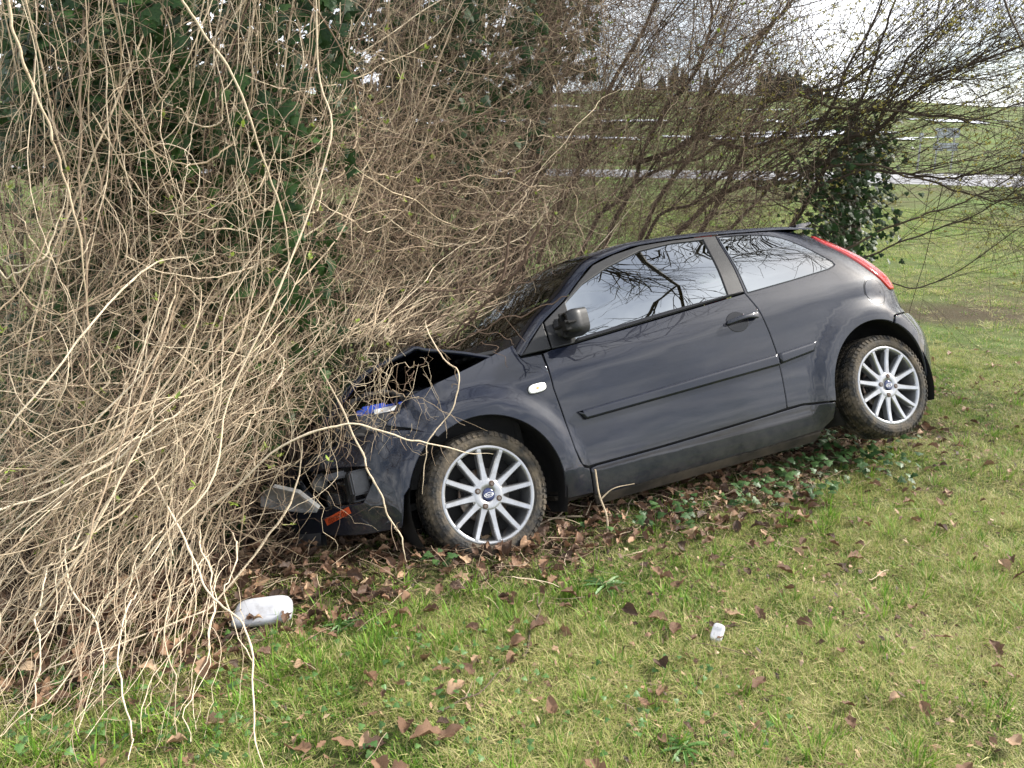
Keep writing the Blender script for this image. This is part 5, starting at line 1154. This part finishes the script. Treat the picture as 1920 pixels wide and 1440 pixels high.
# ------------------------------------------------------------------ bare shrub on the right, its limbs arching over the car's tail
shb = at(1430, 470, 7.2); shb[2] = gz(shb[0], shb[1])
shrub = empty('bare_shrub', Matrix.Translation(shb), 'wide bare budding shrub arching out behind the car tail', 'shrub')
ST = [([(1250, 560), (1290, 470), (1340, 390), (1385, 300), (1425, 205), (1484, 179), (1527, 171), (1583, 158), (1640, 120)], (7.2, 7.0), .026, .010),
      ([(1180, 300), (1250, 285), (1313, 265), (1399, 273), (1484, 243), (1548, 231), (1604, 216)], (6.6, 7.0), .024, .012),
      ([(1420, 520), (1500, 400), (1570, 273), (1647, 239), (1698, 196), (1741, 154), (1826, 115), (1935, 76)], (7.2, 6.6), .026, .008),
      ([(1560, 470), (1585, 330), (1600, 230), (1640, 110), (1690, -20)], (7.5, 7.4), .022, .008),
      ([(1590, 470), (1610, 330), (1640, 240), (1700, 120), (1790, 10)], (7.5, 7.2), .022, .007),
      ([(1500, 180), (1569, 199), (1672, 208), (1719, 216), (1776, 215), (1830, 225), (1925, 190)], (6.9, 6.5), .013, .006),
      ([(1540, 350), (1620, 318), (1680, 325), (1760, 335), (1800, 330), (1870, 312), (1930, 296)], (6.9, 6.4), .013, .006),
      ([(1540, 320), (1620, 305), (1700, 330), (1780, 352), (1850, 372), (1930, 376)], (6.9, 6.4), .012, .005),
      ([(1560, 480), (1640, 440), (1740, 400), (1840, 365), (1930, 312)], (6.9, 6.4), .011, .005),
      ([(1580, 500), (1660, 465), (1760, 430), (1860, 385), (1930, 345)], (6.8, 6.4), .009, .004),
      ([(1640, 520), (1720, 540), (1790, 510), (1900, 436), (1935, 420)], (6.8, 6.5), .007, .003),
      ([(1270, 440), (1330, 380), (1395, 345), (1440, 350), (1500, 330), (1575, 296)], (6.9, 7.1), .024, .016),
      ([(1200, 470), (1240, 405), (1300, 380), (1330, 350), (1420, 300), (1500, 262)], (6.7, 7.0), .016, .008),
      ([(1190, 480), (1230, 380), (1300, 280), (1330, 180), (1400, 90), (1470, 20), (1530, -50)], (6.9, 7.2), .022, .010),
      ([(1130, 470), (1180, 350), (1230, 240), (1290, 150), (1330, 60), (1340, -40)], (6.6, 7.0), .020, .010),
      ([(1330, 470), (1400, 400), (1480, 300), (1560, 200), (1600, 110), (1640, 30), (1660, -40)], (7.3, 7.4), .018, .008),
      ([(1090, 480), (1130, 400), (1210, 330), (1300, 300), (1370, 243)], (6.4, 6.8), .018, .010),
      ([(1010, 500), (1040, 400), (1100, 280), (1150, 160), (1210, 40), (1250, -50)], (6.2, 6.6), .022, .012)]
SP = []
for pts, Ys, r0, r1 in ST:
    Yq = np.linspace(Ys[0], Ys[1], len(pts)); W = catmull([at(x, y, q) for (x, y), q in zip(pts, Yq)], 40); W = jitter(W[None], .012, 2.0)[0]; W[:, 2] = np.maximum(W[:, 2], gz(W[:, 0], W[:, 1])-.1)
    v, f, s = tubes(W[None], np.linspace(r0, r1, 40)[None], 8); local(shrub, mk('branch', v, f, TWIGM, tint=np.full(len(v), random.uniform(.15, .5)))); SP.append((W, np.linspace(r0, r1, 40)))
tw = []; tips = []
for W, rd in SP:
    m = random.randint(20, 26)
    for _ in range(m):
        j = random.randint(8, 39); t = W[min(j+1, 39)]-W[j-1]; t /= np.linalg.norm(t); right = np.array([.85, -.15, .12+.5*random.random()]) if W[j][0] > 1.6 else np.array([.35, -.1, .8]); d = .55*t+.75*right+rng.normal(0, .42, 3); d /= np.linalg.norm(d); o = []
        limb_grow(W[j], d, random.uniform(.5, 1.7), min(rd[j]*random.uniform(.22, .45), .006), 2, o, .22, random.uniform(-.1, .35)); tw += o
tw = [(p, r) for p, r in tw if not in_car(p).any() and not hides_car(p).any()]
limbs_mesh('twigs', tw, TWIGM, shrub, 4, .22)['kind'] = 'stuff'
tp = np.concatenate([p[4:] for p, r in tw if r[0] < .004]); tp = tp[rng.integers(0, len(tp), 7500)]
bd = local(shrub, sprigs(tp, .027, BUD2, 'buds')); bd['kind'] = 'stuff'
# remnants of snow lying on two limbs
for W, rd in (SP[1], SP[11]):
    for c in ((20, 24), (27, 33)):
        q = W[c[0]:c[1]]+np.array([0, 0, .012]); v, f, s = tubes(q[None], np.full((1, len(q)), .012)*np.sin(np.linspace(.3, 2.9, len(q))), 6); local(shrub, mk('snow_crust', v, f, SNOW))
# ivy bush on a stump behind the tail
sb = at(1590, 440, 7.9); sb[2] = gz(sb[0], sb[1]); stp_ = [sb, sb+[.02, 0, .7], at(1600, 240, 7.9)]
def blob(n, px, py, sx, sy, Y, sY): return atv(rng.normal(px, sx, n), rng.normal(py, sy, n), rng.normal(Y, sY, n))
ivs = np.concatenate([blob(700, 1598, 370, 38, 62, 7.3, .3), blob(300, 1560, 430, 38, 38, 7.2, .25), blob(220, 1630, 275, 32, 26, 7.4, .25), blob(130, 1520, 345, 26, 22, 7.3, .2)])
ivy_tree('ivy_bush', 'dark ivy bush on a stump between car tail and road', sb, stp_, [.16, .13, .08], 120, .06, .25, .058, extra=ivs)['category'] = 'bush'
# ================================================================== leaf litter and small things on the ground
DEADM = M('dead_leaf', (.85, .85, .85), (1.15, 1.1, 1.05), scale=60, rough=.6, spec=.3, trsl=.12, bump=.4, bscale=90, tint=[(.045, .031, .024), (.10, .058, .037), (.18, .105, .064), (.31, .20, .125), (.46, .35, .235)])
def dead_leaf(seed, q):
    r = np.random.default_rng(seed); nu, nv = 8, 5; V = []; c1, c2, tw_ = r.normal(0, .9), r.uniform(.4, 1.8), r.normal(0, .6)
    for i in range(nu):
        t = i/(nu-1); w = (.22+.13*((seed*37) % 10)/10)*math.sin(math.pi*min(1, t*.94+.03))**.75*(1+.16*math.sin(i*2.9+seed)+(.12 if i % 2 else -.08))
        for j in range(nv):
            s = (j/(nv-1)-.5)*2; x = s*w; y = t-.5; z = .55*c1*(y*y-.1)+c2*.62*abs(x)**1.15+tw_*1.3*x*y+.055*math.sin(11*y+3*s+seed)*(abs(s) > .4)
            V.append((x, y, z))
    V = np.array(V); V[:, 2] -= np.percentile(V[:, 2], 20); F = [(i*nv+j, i*nv+j+1, (i+1)*nv+j+1, (i+1)*nv+j) for i in range(nu-1) for j in range(nv-1)]
    st = np.array([(-.008, -.5, V[2, 2]), (.008, -.5, V[2, 2]), (.012, -.68, V[2, 2]+.03)]); n = len(V); return np.concatenate([V, st]), np.array(F), (n, n+1, n+2)
DL = [dead_leaf(s, 0) for s in range(9)]
DLM = [[raw('leaf', V, [F, np.array([st+(st[2],)])[:, :3]], DEADM, True, np.full(len(V), t)) for t in (.12, .35, .55, .8)] for V, F, st in DL]
# where leaves lie: thick along the hedge foot, thinner out over the lawn
def leaf_spots(n, mode):
    x, y = frustum_pts(n*14 if mode == 'lawn' else n*6, 1.55, 9.0, 1.6); l = litter(x, y)+.15*wob(x, y, 2.7, s=9); a, s = along(x, y)
    if mode == 'lawn': p = (l < .05)*(.9*np.exp(-np.maximum(-l, 0)/.5)+.16)*(.35+.65*(wob(x, y, 1.9, s=10) > -.1))*.8
    else: p = sstep(-.25, .15, l)*(1-sstep(1.2, 2.4, s))
    k = np.flatnonzero(rng.uniform(0, 1, len(x)) < p)[:n]; return np.stack([x[k], y[k], gz(x[k], y[k])], 1)
def leaf_rot(n, tilt=.35): return rng.normal(0, tilt, n), rng.normal(0, tilt, n), rng.uniform(0, 6.28, n)
LITTER = leaf_spots(5200, 'hedge'); LITTER[:, 2] += rng.uniform(.004, .06, len(LITTER))
def joined(name, P, size, tilt, tints):
    Vs, Fs, Ts, o = [], [], [], 0; rx, ry, rz = leaf_rot(len(P), tilt)
    for i, p in enumerate(P):
        V, F, st = DL[i % 9]; m = np.array((Matrix.Rotation(rz[i], 3, 'Z') @ Matrix.Rotation(ry[i], 3, 'Y') @ Matrix.Rotation(rx[i], 3, 'X'))); Vs.append(V @ m.T*size[i]+p); Fs.append(F+o); Ts.append(np.full(len(V), tints[i])); o += len(V)
    return mk(name, np.concatenate(Vs), np.concatenate(Fs), DEADM, tint=np.concatenate(Ts))
n = len(LITTER); tag(joined('leaf_litter', LITTER, rng.uniform(.028, .080, n), .55, np.clip(rng.beta(1.2, 1.7, n), 0, 1)), 'thick brown leaf litter along the foot of the hedge', 'leaf litter', kind='stuff')
SPOT = leaf_spots(430, 'lawn')
# the leaves that stand out in the photograph, by place
BIG = [(1420, 1300, .10, .3), (1240, 1265, .10, .2), (1265, 1195, .095, .35), (1035, 1350, .10, .55), (855, 1308, .085, .8), (800, 1400, .12, .5), (560, 1425, .10, .6), (335, 1410, .07, .75), (1250, 1100, .08, .55), (1650, 1092, .08, .75), (1470, 1085, .09, .3), (1590, 1340, .08, .4), (1895, 1415, .09, .75), (1710, 1155, .06, .55), (1710, 938, .05, .55), (1360, 1160, .05, .75), (1730, 1350, .06, .6), (1165, 960, .07, .6), (880, 1275, .08, .4), (1480, 1120, .07, .35), (845, 1395, .10, .25), (1210, 1340, .07, .65), (960, 1145, .06, .45), (1040, 1045, .06, .55), (1300, 1215, .05, .3), (760, 1385, .09, .3)]
rx, ry, rz = leaf_rot(300, .30); q = 0
def put_leaf(p, size, t, i, label, group):
    o = bpy.data.objects.new('fallen_leaf', DLM[i % 9][min(3, int(t*4))]); COL.objects.link(o); o.location = p; o.rotation_euler = (rx[i % 300], ry[i % 300], rz[i % 300]); o.scale = (size,)*3; tag(o, label, 'leaf', group); return o
WHERE = ['near the lower right, below the plastic fragment', 'left of the plastic fragment, lowest of its cluster', 'just left of the plastic fragment', 'at bottom centre, with ribbed blade', 'beside the thin grey twig at lower centre', 'at the bottom, left of centre', 'at the bottom edge below the long vine', 'near the bottom left corner', 'right of the dandelion beside the front wheel', 'farther right on the lawn, palest one', 'above the plastic fragment to its right', 'lower right, second from the corner', 'in the bottom right corner', 'mid lawn far right, alone', 'on bright grass below the rear wheel', 'just above the plastic fragment', 'lower right between two others', 'at the litter edge below the sill', 'just above the thin grey twig', 'upper middle lawn, below the ivy', 'beside the rust leaf at the bottom', 'right of the copper ribbed leaf', 'below the front wheel beside the forked stick', 'at the litter edge right of the front tyre', 'left of the fragment, smallest there', 'left in the bottom leaf cluster']
LOOK = ['dark ribbed', 'dark glossy', 'curled dark', 'copper', 'pale tan', 'long rust', 'flat rust', 'small tan', 'tan', 'pale beige', 'dark', 'brown', 'beige', 'light brown', 'orange', 'pale', 'tan', 'brown', 'dull', 'dark', 'very dark', 'light', 'brown', 'coppery', 'dark', 'dark brown']
for i, (px, py, s, t) in enumerate(BIG):
    p = gpt(px, py); p[2] = gz(p[0], p[1])+.036; put_leaf(p, s*.82, t, i, f'{LOOK[i]} leaf {WHERE[i]}', 'large fallen leaves on the lawn')
order = np.argsort(SPOT[:, 1]); SPOT = SPOT[order]
for i, p in enumerate(SPOT[:270]):
    p = p+np.array([0, 0, .024+.016*random.random()]); put_leaf(p, random.uniform(.030, .075), random.betavariate(2, 2), i+26, 'small dry brown leaf scattered on the grass', 'small fallen leaves scattered over the grass')
rest = SPOT[270:]; 
if len(rest): n = len(rest); tag(joined('fallen_leaves', rest+np.array([0, 0, .02]), rng.uniform(.03, .075, n), .35, rng.beta(2, 2, n)), 'farther brown leaves scattered on the grass', 'leaves', kind='stuff')
# crumbs of leaf and straw trodden into the lawn
x, y = frustum_pts(24000, 1.5, 8.0, 1.7); k = np.flatnonzero((litter(x, y) < .1) & (rng.uniform(0, 1, len(x)) < .25+.75*(wob(x, y, 2.4, s=11) > 0)))[:12000]; PB = np.stack([x[k], y[k], gz(x[k], y[k])+rng.uniform(.008, .030, len(k))], 1)
def chips(P, s0, s1):
    n = len(P); a = rng.uniform(0, 6.28, n); t = rng.normal(0, .45, (n, 2)); s = rng.uniform(s0, s1, n); e1 = np.stack([np.cos(a), np.sin(a), t[:, 0]], 1)*s[:, None]; e2 = np.stack([-np.sin(a), np.cos(a), t[:, 1]], 1)*(s*rng.uniform(.25, .7, n))[:, None]; up = np.array([0, 0, 1.])*(s*rng.uniform(-.3, .5, n))[:, None]
    V = np.stack([P-e1, P-e2*.8+up*.3, P+e1*.9, P+e2+up], 1).reshape(-1, 3); b_ = np.arange(n)[:, None]*4; return V, np.concatenate([b_+np.array([[0, 1, 3]]), b_+np.array([[1, 2, 3]])])
V, F = chips(PB, .004, .018); tag(mk('lawn_debris', V, F, DEADM, smooth=False, tint=np.repeat(rng.beta(1.1, 1.2, len(PB)), 4)), 'crumbs of dead leaf and straw trodden into the lawn', 'debris', kind='stuff')
# straw and fine dead stalks among the litter
n = 5200; x, y = frustum_pts(n*3, 1.6, 7, 1.6); l = litter(x, y); k = np.flatnonzero(rng.uniform(0, 1, len(x)) < np.exp(-(np.maximum(-l, 0)/.16))*.9*(along(x, y)[1] < 1.4))[:n]; n = len(k); B0 = np.stack([x[k], y[k], gz(x[k], y[k])+rng.uniform(.005, .05, n)], 1); a = rng.uniform(0, 6.28, n); ln = rng.uniform(.04, .22, n); D = np.stack([np.cos(a), np.sin(a), rng.normal(.05, .15, n)], 1)*ln[:, None]
P = jitter(bez(B0, B0+D*.3, B0+D*.7+rng.normal(0, .01, (n, 3)), B0+D, 7), .004, 1.); P = floor_clip(P, .004); v, f, s = tubes(P, rng.uniform(.0006, .0016, n)[:, None]*np.ones((1, 7)), 3)
tag(mk('dead_stalks', v, f, VINEM, tint=rng.beta(1.2, 2.2, n)[s]), 'fine dead stalks strewn at the hedge foot', 'stalks', kind='stuff')
# ground ivy and clover leaves
gi = cloud(1, [(0, 1, 0, 1, 1, 2, 0)]) if False else None
def gleaves(n, boxes, size, mat, name, label, lift=(.01, .06)):
    P = []
    for (x0, x1, y0, y1, w) in boxes:
        for _ in range(int(n*w)):
            p = gpt(random.uniform(x0, x1), random.uniform(y0, y1)); p[2] = gz(p[0], p[1])+random.uniform(*lift); P.append(p)
    P = np.array(P); bad = in_car(P, .0); P = P[~bad]; o = leaves_mesh(name, P, np.tile([0., -.35, 1.], (len(P), 1)), size*rng.uniform(.55, 1.25, len(P)), mat, droop=.15, spin=1.2); return tag(o, label, 'ivy' if 'ivy' in name else 'clover', kind='stuff')
CLOVM = rand_mat(M('clover_leaf', (.07, .16, .035), (.12, .22, .06), scale=30, rough=.5, trsl=.25, tint=[(.7, .8, .8), (1, 1, 1), (1.3, 1.3, 1.2)]), .8, 1.25)
GIVYM = rand_mat(M('ground_ivy', (.03, .075, .020), (.075, .14, .04), scale=14, rough=.5, spec=.3, trsl=.12, tint=[(.6, .7, .7), (1, 1, 1), (1.6, 1.5, 1.4)]), .7, 1.4)
gleaves(760, [(1380, 1640, 800, 900, .46), (1180, 1560, 860, 960, .30), (1560, 1720, 810, 930, .10), (1080, 1300, 930, 1010, .10), (800, 850, 1035, 1090, .015)], .042, GIVYM, 'ground_ivy', 'glossy ivy leaves creeping under the car sill', (.02, .12))
gleaves(420, [(20, 420, 1270, 1440, .45), (420, 1000, 1180, 1440, .40), (1000, 1500, 1250, 1440, .15)], .022, CLOVM, 'clover', 'small round clover leaves in the lower left grass')
# dandelion rosettes
def rosette(px, py, size, label):
    p = gpt(px, py); p[2] = gz(p[0], p[1]); t = empty('dandelion', Matrix.Translation(p), label, 'weed')
    for i in range(11):
        a = i*2.4+random.uniform(-.2, .2); l = size*random.uniform(.7, 1.2); V, F = [], []; k = 9
        for j in range(k):
            s = j/(k-1); w = size*(.04+.10*s*(1 if j % 2 else .45))*(1-s**5) ; z = .012+.35*l*(s-.9*s*s)
            for e in (-1, 0, 1): V.append((math.cos(a)*l*s-math.sin(a)*w*e, math.sin(a)*l*s+math.cos(a)*w*e, z+.006*abs(e)))
        F = [(j*3+e, j*3+e+1, j*3+4+e, j*3+3+e) for j in range(k-1) for e in (0, 1)]; mk('leaf', V, F, CLOVM, t, smooth=False, tint=np.full(len(V), random.random()))
rosette(1135, 1105, .10, 'green dandelion rosette in the grass right of the front wheel'); rosette(1280, 1415, .07, 'dandelion rosette at the bottom edge of the lawn'); rosette(640, 1180, .07, 'small leafy rosette just right of the white mirror cover')
# sticks
def stick(pts, r0, r1, label, lifts=None, tint=.7, forks=()):
    W = []
    for i, (px, py) in enumerate(pts): p = gpt(px, py); p[2] = gz(p[0], p[1])+r0+.006+(lifts[i] if lifts else 0); W.append(p)
    base = np.array(W[0]); t = empty('stick', Matrix.Translation(base), label, 'stick', 'sticks lying around the car'); P = jitter(catmull(np.array(W)-base, 24)[None], .004, 2.); v, f, s = tubes(P, np.linspace(r0, r1, 24)[None], 6); mk('shaft', v, f, TWIGM if tint < .5 else VINEM, t, tint=np.full(len(v), tint))
    for j, d, l in forks:
        b = P[0, j]; Q = catmull([b, b+np.array(d)*l*.5, b+np.array(d)*l+np.array([0, 0, .01])], 8)[None]; v, f, s = tubes(Q, np.linspace(r1*1.1, r1*.4, 8)[None], 5); mk('fork', v, f, VINEM, t, tint=np.full(len(v), tint))
stick([(985, 1238), (992, 1205), (1008, 1170), (1010, 1135)], .0055, .0028, 'short forked brown stick standing out of the lawn', [0, .01, .02, .03], .38, [(14, (-.5, .5, .2), .10), (19, (.4, .4, .3), .06)])
stick([(820, 1345), (870, 1325), (910, 1305), (945, 1270)], .0035, .0020, 'thin grey twig curving over dead leaves at lower centre', [.01, .015, .02, .03], .45, [(8, (.2, .6, .1), .10)])
stick([(1000, 1005), (1040, 985), (1080, 985), (1120, 982), (1160, 978)], .006, .004, 'pale bare stick leaning beside the front tyre', [.02, .03, .03, .02, .02], .62, [(6, (.5, .4, .3), .15), (14, (.3, .5, .4), .12)])
stick([(990, 975), (1050, 965), (1110, 968), (1155, 958)], .005, .003, 'second pale stick lying just behind the front tyre', [.05, .05, .04, .03], .66, [(10, (-.4, .4, .4), .14)])
stick([(1100, 1200), (1140, 1165), (1170, 1130)], .0026, .0016, 'slim straw coloured stalk on the lawn below the sill', None, .75)
stick([(1075, 1255), (1140, 1310), (1205, 1345)], .0026, .0018, 'long dry stalk slanting across the lawn towards the lower right', None, .72)
stick([(1330, 955), (1250, 975), (1190, 960), (1130, 965)], .0050, .0030, 'brown branch arching on the ground below the car sill', [.01, .02, .03, .03], .35)
# upright twig poking up in front of the sill
sl = car2w(np.array([.60, -.845, -.02])); tq = np.array([sl[0]+.0, sl[1]-.10, 0.]); tq[2] = gz(tq[0], tq[1]); tw0 = empty('twig', Matrix.Translation(tq), 'forked pale twig standing up against the front of the sill', 'twig'); dd = at(1116, 880, sl[1]-.06)-tq
v, f, s = tubes((catmull([np.zeros(3), dd*.3+[.012, 0, 0], dd*.62+[-.004, 0, 0], dd], 14))[None], np.linspace(.0055, .0040, 14)[None], 6); mk('shaft', v, f, VINEM, tw0, tint=np.full(len(v), .68))
b = dd*.55; v, f, s = tubes(catmull([b, b+[.06, .01, .05], b+[.16, .02, .07]], 10)[None], np.linspace(.0042, .0015, 10)[None], 5); mk('fork', v, f, VINEM, tw0, tint=np.full(len(v), .7))

# ------------------------------------------------------------------ white mirror cover lying in the litter
mc = gpt(490, 1183); mc[2] = gz(mc[0], mc[1])
MCM = M('white_cover', (.46, .47, .50), (.30, .30, .31), scale=28, rough=.38, ramp=(.5, .8), coat=.3, bump=.08, bscale=150)
mirc = empty('mirror_cover', Matrix.Translation(mc+np.array([0, 0, .02])) @ Matrix.Rotation(R(6), 4, 'Z') @ Matrix.Rotation(R(26), 4, 'X'), 'loose white mirror cover lying in the leaf litter', 'mirror cover')
nu, nv = 29, 17; V = []
for i in range(nu):
    for j in range(nv):
        a, b = i/(nu-1)*2-1, j/(nv-1)*2-1
        # squircle mapping to a rounded trapezoid shell
        k = 5.; den = (abs(a)**k+abs(b)**k)**(1/k); sc_ = max(abs(a), abs(b))/den if den > 1e-6 else 1; u_, v_ = a*sc_, b*sc_
        x = u_*(.118-.016*(v_+1)/2); y = (v_+1)*.058+.010*u_; rr_2 = max(abs(a), abs(b)); V.append((x, y, (.030+.008*v_)*(1-rr_2**7)**.6 if rr_2 < 1 else 0))
F = [(i*nv+j, (i+1)*nv+j, (i+1)*nv+j+1, i*nv+j+1) for i in range(nu-1) for j in range(nv-1)]
sh = mk('cover_shell', V, F, MCM, mirc); so_ = sh.modifiers.new('t', 'SOLIDIFY'); so_.thickness = .0025; so_.offset = -1
V, F = lathe([(.0, 0), (.0035, .0), (.0035, .004)], 10); mk('clip_hole', V[:, [0, 2, 1]]*np.array([1, 1, -1])+np.array([-.078, .055, .030]), F, DARK, mirc)
# small translucent plastic piece on the lawn
pc = gpt(1344, 1202); pc[2] = gz(pc[0], pc[1]); pl = empty('plastic_fragment', Matrix.Translation(pc+np.array([0, 0, .03])) @ Matrix.Rotation(R(-32), 4, 'Z') @ Matrix.Rotation(R(35), 4, 'X'), 'small white plastic cup fragment lying on the lawn', 'fragment')
V = []; n = 9
for j, (w, z) in enumerate(((.019, .0), (.021, .002), (.022, .004))):
    pass
ring = [(math.copysign(abs(math.cos(t))**.5, math.cos(t)), math.copysign(abs(math.sin(t))**.5, math.sin(t))) for t in np.linspace(0, 2*np.pi, 25)[:-1]]
V = [(c*.021*s, d*.034*s+.0, z) for s, z in ((.82, .012), (.95, .010), (1.0, .0), (1.06, -.004)) for c, d in ring]; n = 24
F = [tuple(range(n))]+[(q*n+i, q*n+(i+1) % n, (q+1)*n+(i+1) % n, (q+1)*n+i) for q in range(3) for i in range(n)]
PLM = M('thin_plastic', (.74, .74, .78), rough=.3, trsl=.35, coat=.4); mk('fragment_shell', V, F, PLM, pl, smooth=False)
bm = bmesh.new(); add_box(bm, (0, .016, .012), (.030, .002, .003)); add_box(bm, (0, .010, .012), (.030, .002, .003)); bm_obj('moulded_rib', bm, PLM, pl)
# broken glass crumbs
def shard(px, py, s, label, mat):
    p = gpt(px, py); p[2] = gz(p[0], p[1])+s*.4; bm = bmesh.new(); bmesh.ops.create_icosphere(bm, subdivisions=1, radius=s)
    for v in bm.verts: v.co.x *= random.uniform(.6, 1.3); v.co.y *= random.uniform(.5, 1.2); v.co.z *= random.uniform(.3, .8)
    o = bm_obj('fragment', bm, mat, None); o.location = p; tag(o, label, 'fragment'); return o
shard(370, 1237, .016, 'small grey fragment in the grass below the mirror cover', LENS); shard(1265, 905, .03, 'pale crumpled scrap lying under the sill', PLM); shard(898, 1165, .010, 'tiny bluish fragment in the grass below the front wheel', LENS)
